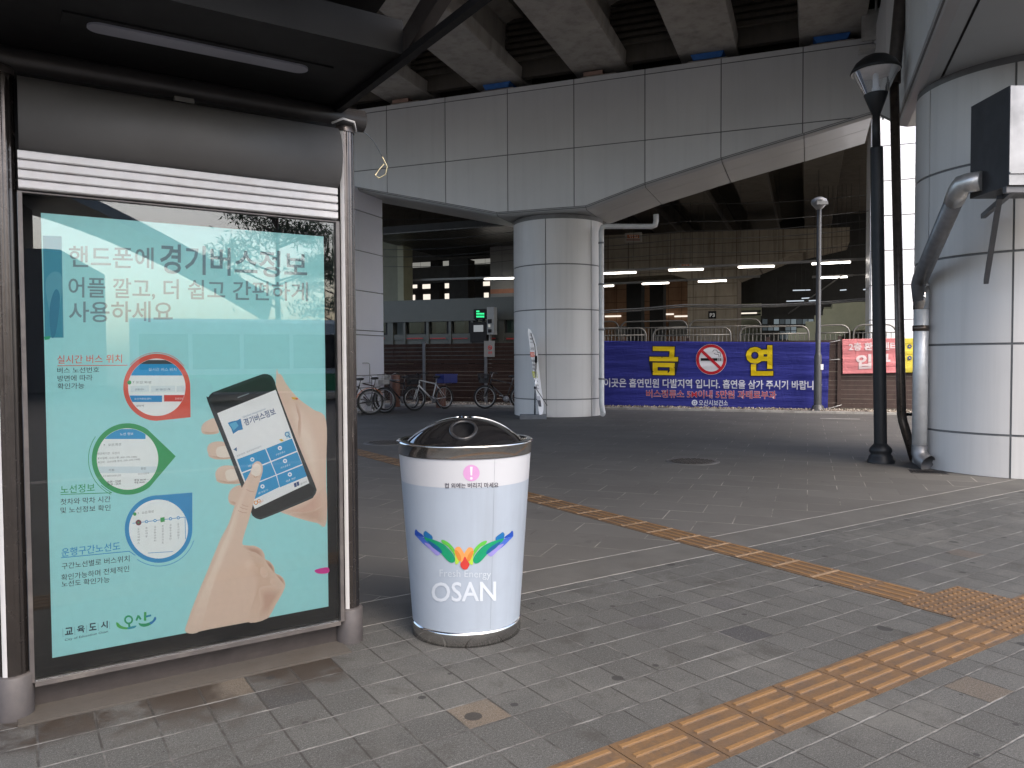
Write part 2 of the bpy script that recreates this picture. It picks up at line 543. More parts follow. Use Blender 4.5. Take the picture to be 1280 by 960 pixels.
# ------------------------------------------------------------------ ground
g = MB(); g.add([(-900, -900, 0), (900, -900, 0), (900, 900, 0), (-900, 900, 0)], [(0, 1, 2, 3)])
struct('ground', g, m_asph, loc_=(0, 0, -.14))
P_BAND0, P_BAND1 = 3.84, 4.235
g = MB(); g.prism_z([(-16, -3.2), (22, -3.2), (22, P_BAND0), (-16, P_BAND0)], -.12, 0)
struct('plaza_paving', g, m_pave, TH_S)
g = MB(); g.box(-16, 24, -3.42, -3.205, -.139, .002)
struct('kerb', g, concrete('kerb_concrete', (.3, .29, .27)), TH_S)
g = MB(); g.box(-16, 24, P_BAND0 + .012, P_BAND1 - .012, -.12, 0, 0)
g.box(-16, 24, P_BAND0, P_BAND0 + .012, -.12, -.001, 1); g.box(-16, 24, P_BAND1 - .012, P_BAND1, -.12, -.001, 1)
struct('paving_border', g, [m_band, m_wline], TH_S)
D_KERB = 20.9
_b = loc(TH_B, wor(TH_S, (-16, P_BAND1)))
_n, _u = loc(TH_B, wor(TH_S, (0, 1))), loc(TH_B, wor(TH_S, (1, 0)))
_a = loc(TH_B, wor(TH_S, ((D_KERB - P_BAND1 * _n.y) / _u.y, P_BAND1)))
g = MB(); g.prism_z([(_a.x, D_KERB), (_b.x, _b.y), (-26, _b.y), (-26, D_KERB)], -.12, 0)
struct('station_forecourt_paving', g, m_far, TH_B)
g = MB(); g.box(-26, 11, D_KERB + .002, D_KERB + .16, -.12, .05)
struct('kerb', g, concrete('kerb_concrete', (.3, .29, .27)), TH_B)
g = MB()
nx, ny = 190, 8
rg = random.Random(3)
o0 = len(g.v)
for j in range(ny + 1):
    for i in range(nx + 1):
        g.v.append((-24 + 35 * i / nx, D_KERB + .165 + 4.0 * j / ny, .02 + rg.random() * .05))
for j in range(ny):
    for i in range(nx):
        a = j * (nx + 1) + i
        g.f.append([a, a + 1, a + nx + 2, a + nx + 1]); g.m.append(0); g.s.append(False)
for _ in range(2600):
    x = rg.uniform(-15, 4); y = D_KERB + .18 + rg.random() ** 1.5 * .9; s = rg.uniform(.012, .035); z = .06
    v = [Vector((rg.gauss(0, 1), rg.gauss(0, 1), rg.gauss(0, .7))).normalized() * s for _ in range(5)]
    vv = [(x - s, y - s, z), (x + s, y - s * rg.random(), z), (x + s * rg.random(), y + s, z), (x, y, z + s * 1.3)]
    g.add(vv, [(0, 1, 3), (1, 2, 3), (2, 0, 3)])
struct('gravel', g, m_gravel, TH_B, 'stuff')

# tactile paving: raised bars and domes
def bar_tile(mb, cx, cy, w, along_x, z0=.004, n=4, ln=.262):
    """one tile plate with four raised bars"""
    h = w / 2 - .0022
    mb.box(cx - h, cx + h, cy - h, cy + h, -.02, z0)
    for k in range(n):
        q = -w / 2 + w * (k + .5) / n
        a, b = ln / 2, .0145
        pts = []
        for sx, sy in ((-1, -1), (1, -1), (1, 1), (-1, 1)):
            pts.append((sx * a, sy * b))
        lo = [(x, y, z0) for x, y in pts]; hi = [(x * .955, y * .6, z0 + .0055) for x, y in pts]
        vs = []
        for x, y, z in lo + hi:
            vs.append((cx + x, cy + q + y, z) if along_x else (cx + q + y, cy + x, z))
        mb.add(vs, [(4, 5, 6, 7), (0, 1, 5, 4), (1, 2, 6, 5), (2, 3, 7, 6), (3, 0, 4, 7)])


TS = .308
g = MB()
SA0, PA0 = 1.811, 1.838
for k in range(-14, 26):
    cx = SA0 + TS * (k + .5)
    if 4.26 < cx < 4.9: continue
    bar_tile(g, cx, PA0 + TS / 2, TS, True)
struct('tactile_paving', g, m_tact, TH_S)
SB0 = 4.275 + .025
g = MB(); k = 0
p = PA0 + TS * 2 + .002
while p < 17:
    bar_tile(g, SB0 + TS / 2, p + TS / 2, TS, False); p += TS
    if p > 2.8: g.box(SB0 + .01, SB0 + TS - .01, p - .009, p + .009, .0042, .0075, 1)
struct('tactile_paving', g, [m_tact, mat('tan_mortar', (.20, .135, .08), .9, 0, .3, 9)], TH_S)
g = MB()
for i in range(2):
    for j in range(2):
        x0 = SB0 - .025 + i * TS; y0 = PA0 + j * TS
        g.box(x0 + .002, x0 + TS - .002, y0 + .002, y0 + TS - .002, -.02, .0042)
        for a in range(6):
            for b in range(6):
                g.lathe([(.0135, .0042), (.011, .0075), (.006, .0092), (0.0001, .0095)], 10, (x0 + TS * (a + .5) / 6, y0 + TS * (b + .5) / 6))
struct('tactile_paving', g, m_tact, TH_S)

# pale worn line on the forecourt
g = MB(); q = loc(TH_B, gnd(1050, 523.5)); g.box(q.x - .42, q.x + .42, q.y - .05, q.y + .05, 0, .004)
struct('worn_ground_marking', g, m_wline, TH_B)

# manhole covers and grating
m_iron = mat('cast_iron', (.06, .055, .052), .55, .6, .3, 25, .2, 60)


def manhole(px, py, r, label):
    q = gnd(px, py)
    t = Thing('manhole_cover', label, 'manhole cover', (q.x, q.y, 0))
    mb = MB(); mb.lathe([(r, -.03), (r, .008), (r * .93, .008), (r * .93, -.03)], 40, (q.x, q.y)); t.part('rim', mb, mat('manhole_frame', (.1, .095, .09), .7))
    mb = MB(); mb.lathe([(r * .92, -.02), (r * .92, .006), (.001, .006)], 40, (q.x, q.y))
    for i in range(-7, 8):
        for j in range(-7, 8):
            x, y = i * r / 8, j * r / 8
            if x * x + y * y < (r * .82) ** 2 and (i + j) % 2 == 0:
                mb.box(q.x + x - r * .045, q.x + x + r * .045, q.y + y - r * .045, q.y + y + r * .045, .006, .012)
    t.part('plate', mb, m_iron)


manhole(866, 577, .36, 'round cast iron manhole cover in the open middle of the dark paving')
manhole(484, 553.5, .40, 'round manhole cover half hidden behind the litter bin')
q = gnd(1160, 590)
t = Thing('drain_grate', 'small dark drain grating under the spout of the silver downpipe', 'drain grate', (q.x, q.y, 0), radians(-20), None, True)
c = Vector((0, 0, 0))
mb = MB()
mb.box(c.x - .2, c.x + .2, c.y - .16, c.y - .13, 0, .006); mb.box(c.x - .2, c.x + .2, c.y + .13, c.y + .16, 0, .006)
for k in range(13): mb.box(c.x - .2 + k * .0325, c.x - .19 + k * .0325, c.y - .1295, c.y + .1295, 0, .0055)
t.part('bars', mb, m_iron)
mb = MB(); mb.box(c.x - .198, c.x + .198, c.y - .128, c.y + .128, 0, .002); t.part('sump', mb, m_black)

# ------------------------------------------------------------------ viaduct
GAP = .022


def panel_column(thing, cx, cy, r, zs, nseg, a_off, m, top):
    core = MB(); core.lathe([(r - .012, 0), (r - .012, top)], 48, (cx, cy)); thing.part('column_core', core, m_joint)
    mb = MB()
    per = 2 * pi / nseg
    for z0, z1 in zip(zs[:-1], zs[1:]):
        for k in range(nseg):
            a0 = a_off + k * per + GAP / 2 / r; a1 = a_off + (k + 1) * per - GAP / 2 / r
            lo, hi = z0 + (GAP / 2 if z0 > 0 else 0), z1 - GAP / 2
            mb.lathe([(r, lo + .004), (r, hi - .004)], 12, (cx, cy), 0, True, a0, a1)
            mb.lathe([(r - .028, lo), (r, lo + .004)], 12, (cx, cy), 0, False, a0, a1)
            mb.lathe([(r, hi - .004), (r - .028, hi)], 12, (cx, cy), 0, False, a0, a1)
            for aa in (a0, a1):
                vs = [(cx + q * cos(aa), cy + q * sin(aa), z) for q, z in ((r - .028, lo), (r, lo + .004), (r, hi - .004), (r - .028, hi))]
                mb.add(vs, [(0, 1, 2, 3)])
    return thing.part('column', mb, m)


def poly_inset_cells(r_edges, zseams, bottom, top):
    """cladding cells between seams, clipped below by a polyline"""
    cells = []
    def zb(x):
        for (x0, z0), (x1, z1) in zip(bottom[:-1], bottom[1:]):
            if x0 <= x <= x1: return z0 + (z1 - z0) * (x - x0) / (x1 - x0)
        return bottom[0][1] if x < bottom[0][0] else bottom[-1][1]
    for x0, x1 in zip(r_edges[:-1], r_edges[1:]):
        a, b = x0 + GAP / 2, x1 - GAP / 2
        xs = [a] + [q[0] for q in bottom if a < q[0] < b] + [b]
        lev = [None] + list(zseams)
        for z0, z1 in zip(lev[:-1], lev[1:]):
            hi = z1 - GAP / 2
            lo = [max(zb(x) + .10, (z0 + GAP / 2) if z0 else -9) for x in xs]
            # points where the lower bound meets a seam
            pts = []
            for i, x in enumerate(xs):
                pts.append((x, lo[i]))
                if i < len(xs) - 1 and z0:
                    za, zc = zb(x) + .10, zb(xs[i + 1]) + .10; L = z0 + GAP / 2
                    if (za - L) * (zc - L) < 0:
                        pts.append((x + (xs[i + 1] - x) * (L - za) / (zc - za), L))
            # clip on top
            if min(z for _, z in pts) >= hi: continue
            out = []
            for i in range(len(pts)):
                (xa, za) = pts[i]
                if za < hi: out.append((xa, za))
                if i < len(pts) - 1:
                    (xb, zc) = pts[i + 1]
                    if (za - hi) * (zc - hi) < 0:
                        out.append((xa + (xb - xa) * (hi - za) / (zc - za), hi))
            xl, xr = out[0][0], out[-1][0]
            poly = out + [(xr, hi), (xl, hi)]
            res = []
            for pnt in poly:
                if not res or (abs(pnt[0] - res[-1][0]) + abs(pnt[1] - res[-1][1])) > 1e-4: res.append(pnt)
            if abs(res[0][0] - res[-1][0]) + abs(res[0][1] - res[-1][1]) < 1e-4: res.pop()
            if len(res) >= 3: cells.append(res)
    return cells


CB = (-5.96, 18.78)          # centre of the middle column, viaduct frame
t = Thing('viaduct_pier', 'grey panelled round pier in the middle under the long cross beam', 'viaduct pier', (CB[0], CB[1], 0), TH_B)
panel_column(t, CB[0], CB[1], 1.14, [0, .43, 1.52, 2.61, 3.70, 4.80], 6, radians(-88), m_panel, 4.9)
BD0, BD1 = 17.5, 19.75
bottom = [(-13.2, 6.36), (-7.13, 4.91), (-4.88, 4.90), (-3.49, 5.31), (-1.80, 5.71), (-.117, 6.06), (1.19, 6.35)]
edges = [-13.2] + [-11.85 + 1.672 * k for k in range(8)] + [1.19]
cells = poly_inset_cells(edges, [6.36, 7.83, 7.96], bottom, 7.96)
mb = MB()
for c in cells: mb.ext(c, lambda p: (p[0], BD0, p[1]), lambda p: (p[0], BD0 + .04, p[1]))
beam = t.part('cross_beam', mb, m_panel_d)
mb = MB()
for c in cells: mb.ext(c, lambda p: (p[0], BD1 - .04, p[1]), lambda p: (p[0], BD1, p[1]))
t.part('rear_cladding', mb, m_panel_d, parent=beam)
mb = MB()
core = [(-13.18, 7.94)] + [(x, z + .05) for x, z in bottom] + [(1.18, 7.94)]
mb.prism_y(core, BD0 + .012, BD1 - .012); t.part('beam_core', mb, m_joint, parent=beam)
# rounded lower edge and smooth soffit panels
mb = MB()
for i, ((x0, z0), (x1, z1)) in enumerate(zip(bottom[:-1], bottom[1:])):
    prof = [(BD0, .085), (BD0 + .03, .035), (BD0 + .10, .0), (BD0 + .9, -.0), (BD0 + .905, .004), (BD0 + .915, .004), (BD0 + .92, 0), (BD1 - .10, 0), (BD1 - .03, .035), (BD1, .085)]
    a, b = x0 + .008, x1 - .008
    vs = [(a, y, z0 + d) for y, d in prof] + [(b, y, z1 + d) for y, d in prof]
    n = len(prof)
    mb.add(vs, [(k, k + 1, n + k + 1, n + k) for k in range(n - 1)])
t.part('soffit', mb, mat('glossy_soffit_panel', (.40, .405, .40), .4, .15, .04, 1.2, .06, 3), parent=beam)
# blue bearings and bearing blocks on top of the beam
GC = [-14.8, -12.25, -9.7, -7.15, -4.6, -2.13, .41]
for i, x in enumerate(GC):
    mb = MB(); mb.box(x - .42, x + .42, BD0 + .12, BD0 + .8, 7.965, 8.02); t.part('bearing_block', mb, m_conc)
    mb = MB()
    if i % 2 == 0 and i != 6:
        mb.box(x - .36, x + .1, BD0 + .1, BD0 + .7, 8.022, 8.11); t.part('bearing', mb, mat('pale_bearing', (.34, .22, .17), .7))
    else:
        mb.prism_y([(x - .30, 8.022), (x + .30, 8.022), (x + .36, 8.15), (x - .36, 8.15)], BD0 + .08, BD0 + .7); t.part('bearing', mb, m_blue)

# left square pier that carries the far end of the beam
t = Thing('viaduct_pier', 'pale lilac square pier at the left end of the cross beam, behind the bicycles', 'viaduct pier', (-12, 17.9, 0), TH_B)
mb = MB(); mb.box(-13.2, -11.11, 16.94, 18.72, 0, 5.9); t.part('column_core', mb, m_joint)
mb = MB()
for z0, z1 in zip([0, .5, 1.0, 2.08, 2.2, 3.25, 4.3, 5.35], [.5, 1.0, 2.08, 2.2, 3.25, 4.3, 5.35, 5.95]):
    mb.box(-11.108, -11.07, 16.9, 18.75, z0 + .012, z1 - .012)
    mb.box(-13.25, -11.11, 16.9, 16.938, z0 + .012, z1 - .012)
    mb.box(-13.25, -11.11, 18.722, 18.75, z0 + .012, z1 - .012)
t.part('column', mb, m_panel_l)
mb = MB(); mb.tube([(-11.02, 16.98, 0), (-11.02, 16.98, 4.6)], .045, 8); t.part('corner_pipe', mb, m_black)

# right pier with a beam along the track
CR = loc(TH_B, Vector((6.49, 9.86, 0)))
t = Thing('viaduct_pier', 'large round grey panelled pier at the right edge with a metal duct on it', 'viaduct pier', (CR.x, CR.y, 0), TH_B)
_sp = loc(TH_B, Vector((5.79, 8.9, 0)))
aseam = atan2(_sp.y - CR.y, _sp.x - CR.x)
panel_column(t, CR.x, CR.y, 1.19, [0, .5, 1.57, 2.64, 3.71, 4.80], 7, aseam, m_panel, 4.9)
LX0, LX1 = 1.2, 3.9
lb = [(2.0, 6.9), (6.5, 5.4), (8.6, 4.87), (13.0, 4.87), (17.46, 6.35), (19.75, 6.9)]
def zl(y):
    for (y0, z0), (y1, z1) in zip(lb[:-1], lb[1:]):
        if y0 <= y <= y1: return z0 + (z1 - z0) * (y - y0) / (y1 - y0)
mb = MB()
for c in poly_inset_cells([2.0, 4.0, 6.0, 8.0, 9.7, 11.4, 13.1, 14.8, 16.4, 19.75], [6.36, 7.83, 7.96], lb, 7.96):
    for xa in (LX0, LX1 - .04):
        mb.ext(c, lambda p: (xa, p[0], p[1]), lambda p: (xa + .04, p[0], p[1]))
beam = t.part('track_beam', mb, m_panel_d)
mb = MB(); mb.prism_x([(2.02, 7.94)] + [(y, z + .05) for y, z in lb] + [(19.73, 7.94)], LX0 + .012, LX1 - .012); t.part('beam_core', mb, m_joint, parent=beam)
mb = MB()
for (y0, z0), (y1, z1) in zip(lb[:-1], lb[1:]):
    for prof in ([(LX0, .085), (LX0 + .05, .03), (LX0 + .16, 0), (LX0 + .30, 0)], [(LX0 + .33, 0), (LX1 - .16, 0), (LX1 - .05, .03), (LX1, .085)]):
        n = len(prof)
        mb.add([(x, y0 + .008, z0 + d) for x, d in prof] + [(x, y1 - .008, z1 + d) for x, d in prof], [(k, k + 1, n + k + 1, n + k) for k in range(n - 1)])
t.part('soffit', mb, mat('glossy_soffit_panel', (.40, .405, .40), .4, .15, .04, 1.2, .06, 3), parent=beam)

# deck and girders
t = Thing('viaduct_deck', 'concrete railway deck overhead on a row of deep girders', 'railway deck', (-5, 17.5, 8), TH_B)
DK0 = 1.0  # near end, out of view, placed for the light it lets in
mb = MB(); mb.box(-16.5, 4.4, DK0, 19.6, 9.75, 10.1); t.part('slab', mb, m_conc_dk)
mb = MB(); mb.box(-45, 1.95, 22.2, 29, 9.2, 9.6); mb.box(-45, 12, 29.002, 62, 9.2, 9.6); t.part('slab', mb, m_conc_dk)  # far slab widened out of view on the left to keep side light out
def girder(x, y0, y1, zb, zt, mt=None):
    mb = MB()
    mb.prism_y([(x - .62, zb), (x + .62, zb), (x + .64, zb + .05), (x + .66, zb + .3), (x + .30, zb + .55), (x + .30, zt - .3), (x + .7, zt - .14), (x + .7, zt),
                (x - .7, zt), (x - .7, zt - .14), (x - .30, zt - .3), (x - .30, zb + .55), (x - .66, zb + .3), (x - .64, zb + .05)], y0, y1)
    t.part('girder', mb, mt or m_conc)
for x in GC + [2.95]:
    girder(x, DK0, 18.35, 8.16, 9.748)
for x in GC[1:]:
    girder(x, 22.2, 52, 8.16, 9.198, m_conc_dk)  # darker copy of the girder concrete puts in the gloom under the deck
for x0, x1 in zip(GC[:-1], GC[1:]):
    mb = MB()
    for k in range(7): mb.box(x0 + .34, x1 - .34, 17.3 + .02 * k, 17.4 + .02 * k, 8.5 + k * .16, 8.58 + k * .16)
    mb.box(x0 + .33, x1 - .33, 17.62, 17.8, 8.2, 9.74); t.part('diaphragm', mb, m_conc_dk)

mb = MB(); mb.box(-16.5, 4.4, 19.2, 19.5, 7.5, 9.745); t.part('added_end_wall', mb, m_conc_dk)  # added wall that closes off slits of sky between the girders
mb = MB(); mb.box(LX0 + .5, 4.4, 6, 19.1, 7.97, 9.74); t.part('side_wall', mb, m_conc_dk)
# small white bracket hanging at the beam junction
mb = MB()
q = S(1088, 28, 16.9)
mb.box(q.x - .16, q.x + .16, q.y - .02, q.y + .02, q.z - .35, q.z + .25); mb.box(q.x - .2, q.x + .3, q.y + .03, q.y + .3, q.z - .5, q.z - .42)
mb.tube([(q.x + .1, q.y, q.z + .2), (q.x + .1, q.y, q.z + 1.2)], .03, 8)
mb.tube([(q.x + .25, q.y + .1, q.z - .5), (q.x + .25, q.y + .1, q.z - 1.0), (q.x + .25, q.y + .1, q.z - 1.9)], .02, 6)
single('hanging_bracket', mb, m_galv, 'small pale metal bracket hanging under the deck above the nearer street lamp', 'bracket', (q.x, q.y, q.z), TH_B)

# drain pipes
t = Thing('drain_pipe', 'slim silver downpipe beside the middle pier with a bend at its top', 'downpipe', tuple(at(752, 516, 18.9).xy) + (0,))
mb = MB()
b = at(752, 515, 18.75); tp = at(752.5, 283, 18.75); e = at(820, 283, 18.3); e2 = at(820, 268, 18.3)
mb.tube([(b.x, b.y - .22, .07), (b.x + .02, b.y - .1, .12), (b.x, b.y, .3), (b.x, b.y, tp.z - .1), (b.x + .03, b.y, tp.z - .02), (b.x + .12, b.y, tp.z), (e.x - .1, e.y, e.z), (e.x - .02, e.y, e.z + .03), (e.x, e.y, e.z + .12), (e.x, e.y, e2.z)], .062, 12)
t.part('pipe', mb, mat('painted_silver_pipe', (.5, .5, .49), .45, .15, .1, 8))
for z in (.9, 2.1, 3.2, 4.2):
    mb = MB(); mb.lathe([(.064, z), (.074, z + .005), (.074, z + .04), (.064, z + .045)], 16, (b.x, b.y)); t.part('clamp', mb, m_galv_d)

b = at(1149, 583, 9.75); b.z = 0
t = Thing('drain_pipe', 'thick zinc downpipe with a slanting length and a spout at the right pier', 'downpipe', tuple(b))
el = at(1149, 352, 9.75); el2 = at(1200, 234, 8.05); bx = at(1227, 226, 7.9)
mb = MB(); mb.tube([tuple(at(1151, 376, 9.75)), tuple(el + Vector((0, 0, -.03))), tuple(el + (el2 - el) * .03), tuple(el + (el2 - el) * .93)], .093, 18); t.part('slanting_pipe', mb, m_galv_d)
mb = MB(); mb.tube([tuple(el + (el2 - el) * .88), tuple(el + (el2 - el) * .97), tuple(el2 + Vector((.03, 0, .03))), tuple(el2 + (bx - el2) * .4 + Vector((0, 0, .02))), tuple(bx)], .1, 18); t.part('elbow', mb, m_galv)
mb = MB(); mb.tube([(b.x, b.y, .22), (b.x, b.y, el.z - .03)], .088, 18); t.part('pipe', mb, mat('pale_zinc_pipe', (.62, .62, .61), .42, .45, .1, 9, .04, 90, dirt=.2, dirtcol=(.3, .28, .25)))
mb = MB(); mb.tube([(b.x, b.y, el.z - .35), (b.x, b.y, el.z - .06)], .094, 18); t.part('sleeve', mb, m_chrome)
mb = MB(); mb.tube([(b.x, b.y, .3), (b.x, b.y, .2), (b.x + .01, b.y - .04, .13), (b.x + .04, b.y - .13, .085)], [.094, .094, .1, .105], 18, 0, False); t.part('spout', mb, m_galv_d)
mb = MB(); mb.tube([(b.x, b.y, 1.75), (b.x, b.y, 1.82)], .098, 18); t.part('clamp', mb, m_rustpipe)

q0 = at(1143, 574, 10.35)
t = Thing('drain_pipe', 'thin brown downpipe with a kinked foot between street lamp and right pier', 'downpipe', (q0.x, q0.y, 0))
k1 = at(1127, 518, 10.6); k2 = at(1117.5, 100, 10.6); k3 = at(1126, 0, 10.7)
mb = MB(); mb.tube([(q0.x, q0.y, .03), tuple(k1 + Vector((.02, 0, -.1))), tuple(k1), tuple(k2)], .06, 12); t.part('pipe', mb, m_rustpipe)
mb = MB(); mb.tube([tuple(k2 + Vector((0, 0, -.05))), tuple(k2 + Vector((0, 0, .1))), tuple(k3), tuple(k3 + (k3 - k2) * .5)], .085, 12); t.part('upper_pipe', mb, mat('dark_brown_pipe', (.05, .04, .034), .5, .4, .2, 12))
mb = MB(); mb.bar(tuple(k1 + Vector((.05, 0, 0))), tuple(k1 + Vector((.25, 0, .0))), .04, .04); t.part('bracket', mb, m_black)

# duct box on the right pier
c = at(1260, 232, 7.5)
t = Thing('duct_box', 'sheet metal duct box with a dark side mounted high on the right pier', 'duct box', (c.x, c.y, c.z))
zt = at(1260, 107, 7.5).z
t.part('casing', (lambda m: (m.box(c.x, c.x + 1.25, c.y + .002, c.y + .62, c.z, zt), m)[1])(MB()), m_duct_d)
mb = MB(); mb.box(c.x + .004, c.x + 1.246, c.y - .012, c.y, c.z + .004, zt - .004)
mb.box(c.x + .004, c.x + 1.246, c.y - .03, c.y - .0125, c.z + .11, c.z + .125)
t.part('front_cover', mb, m_duct_f)
mb = MB()
for dx in (.05, 1.0):
    mb.bar((c.x + dx + .06, c.y + .1, c.z - .03), (c.x + dx + .60, c.y + 1.45, c.z - .03), .05, .055)
    mb.bar((c.x + dx + .06, c.y + .3, c.z - .05), (c.x + dx + .60, c.y + 1.38, c.z - .80), .05, .05)
mb.bar((c.x, c.y + .05, c.z - .03), (c.x + 1.25, c.y + .05, c.z - .03), .06, .06)
t.part('bracket', mb, m_post)

# ------------------------------------------------------------------ street lamps
def street_lamp(px, py, Y, label, ht, clear=True):
    q = at(px, py, Y); q.z = 0
    t = Thing('street_lamp', label, 'street lamp', tuple(q), 0, 'street lamps on the forecourt')
    cx = (q.x, q.y)
    mb = MB(); mb.lathe([(.175, 0), (.175, .03), (.16, .05), (.15, .09), (.125, .12), (.145, .15), (.14, .19), (.10, .24), (.082, .26)], 28, cx); t.part('base', mb, m_lamp)
    zj = ht * .80
    mb = MB(); mb.lathe([(.082, .25), (.080, zj - .02), (.076, zj), (.05, zj + .015), (.047, ht - .62), (.06, ht - .615), (.06, ht - .59)], 24, cx); t.part('pole', mb, m_lamp)
    z = ht - .60
    mb = MB(); mb.lathe([(.058, z), (.066, z + .01), (.15, z + .24), (.148, z + .25), (.02, z + .25)], 28, cx); t.part('lamp_socket', mb, m_lamp)
    mb = MB(); mb.lathe([(.145, z + .25), (.285, z + .54)], 32, cx); t.part('lamp_shade', mb, glass('lamp_glass', (.95, .96, .97), 1.5, 0, .12))
    mb = MB(); mb.lathe([(.30, z + .535), (.315, z + .545), (.30, z + .58), (.25, z + .66), (.16, z + .73), (.07, z + .765), (.001, z + .77)], 32, cx); cp = t.part('cap', mb, m_lamp)
    mb = MB(); mb.lathe([(.302, z + .533), (.2, z + .545), (.001, z + .55)], 32, cx); t.part('reflector', mb, mat('lamp_reflector', (.5, .5, .5), .4), parent=cp)
    mb = MB(); mb.lathe([(.05, z + .25), (.05, z + .33), (.04, z + .34), (.035, z + .50), (.02, z + .52)], 14, cx); t.part('bulb', mb, mat('white_bulb', (.75, .76, .78), .3))
    t.o.rotation_euler = (0, radians(-1.35), 0)
    return t


street_lamp(1101, 577, 10.33, 'tall black street lamp with a clear conical lantern beside the right pier', 5.27)
q = at(1022, 513, 19.75); q.z = 0
t = Thing('street_lamp', 'slim grey street lamp with a small flat head in front of the blue banner', 'street lamp', tuple(q), 0, 'street lamps on the forecourt')
cx = (q.x, q.y); m_g2 = mat('grey_lamp_paint', (.055, .056, .058), .45, .1, .1, 8)
mb = MB(); mb.lathe([(.2, 0), (.2, .05), (.15, .1), (.14, .16), (.10, .2)], 20, cx); t.part('base', mb, m_g2)
mb = MB(); mb.lathe([(.095, .19), (.092, 1.45), (.075, 1.5), (.065, 1.52), (.055, 5.2), (.03, 5.22)], 20, cx); t.part('pole', mb, m_g2)
mb = MB(); mb.lathe([(.05, 5.18), (.09, 5.22), (.19, 5.33), (.2, 5.38), (.18, 5.44), (.08, 5.5), (.001, 5.51)], 20, cx)
mb.box(q.x - .14, q.x + .14, q.y - .215, q.y - .16, 5.28, 5.36); t.part('lamp_head', mb, mat('pale_lamp_head', (.24, .24, .24), .35, .3))
mb = MB(); mb.box(q.x + .03, q.x + .1, q.y - .1, q.y - .092, 1.1, 1.24); t.part('sticker', mb, ink('#dddddd'))

# ------------------------------------------------------------------ printing: flat graphics laid on real surfaces
_font_cache = {}


def glyphs(txt, bold=0.0, sx=1.0):
    """text as triangles in a unit box"""
    key = (txt, bold)
    if key in _font_cache: return _font_cache[key]
    cu = bpy.data.curves.new('lettering', 'FONT'); cu.body = txt; cu.size = 1; cu.resolution_u = 3; cu.offset = bold
    ob = bpy.data.objects.new('lettering', cu); COL.objects.link(ob)
    dg = bpy.context.evaluated_depsgraph_get(); dg.update()
    me = bpy.data.meshes.new_from_object(ob.evaluated_get(dg))
    vs = [(v.co.x, v.co.y) for v in me.vertices]
    me.calc_loop_triangles()
    fs = [tuple(t_.vertices) for t_ in me.loop_triangles]
    bpy.data.objects.remove(ob); bpy.data.curves.remove(cu); bpy.data.meshes.remove(me)
    x0, x1 = min(v[0] for v in vs), max(v[0] for v in vs); y0, y1 = min(v[1] for v in vs), max(v[1] for v in vs)
    r = ([((x - x0) / (x1 - x0), (y - y0) / (y1 - y0)) for x, y in vs], fs, (x1 - x0) / max(1e-6, y1 - y0))
    _font_cache[key] = r
    return r


def refine(vs, fs, L):
    if not L: return vs, fs
    bm = bmesh.new(); bv = [bm.verts.new((x, y, 0)) for x, y in vs]
    for f in fs:
        try: bm.faces.new([bv[i] for i in f])
        except ValueError: pass
    for _ in range(5):
        ed = [e for e in bm.edges if e.calc_length() > L]
        if not ed: break
        bmesh.ops.subdivide_edges(bm, edges=ed, cuts=1)
        bmesh.ops.triangulate(bm, faces=[f for f in bm.faces if len(f.verts) > 3])
    bm.verts.index_update()
    r = [(v.co.x, v.co.y) for v in bm.verts], [tuple(v.index for v in f.verts) for f in bm.faces]
    bm.free(); return r


def smooth(pts, k=6):
    n = len(pts); out = []
    for i in range(n):
        p0, p1, p2, p3 = (Vector(pts[(i + j - 1) % n][:2]) for j in range(4))
        for q in range(k):
            t_ = q / k
            out.append(tuple(.5 * ((2 * p1) + (p2 - p0) * t_ + (2 * p0 - 5 * p1 + 4 * p2 - p3) * t_ ** 2 + (3 * p1 - p0 - 3 * p2 + p3) * t_ ** 3)))
    return out


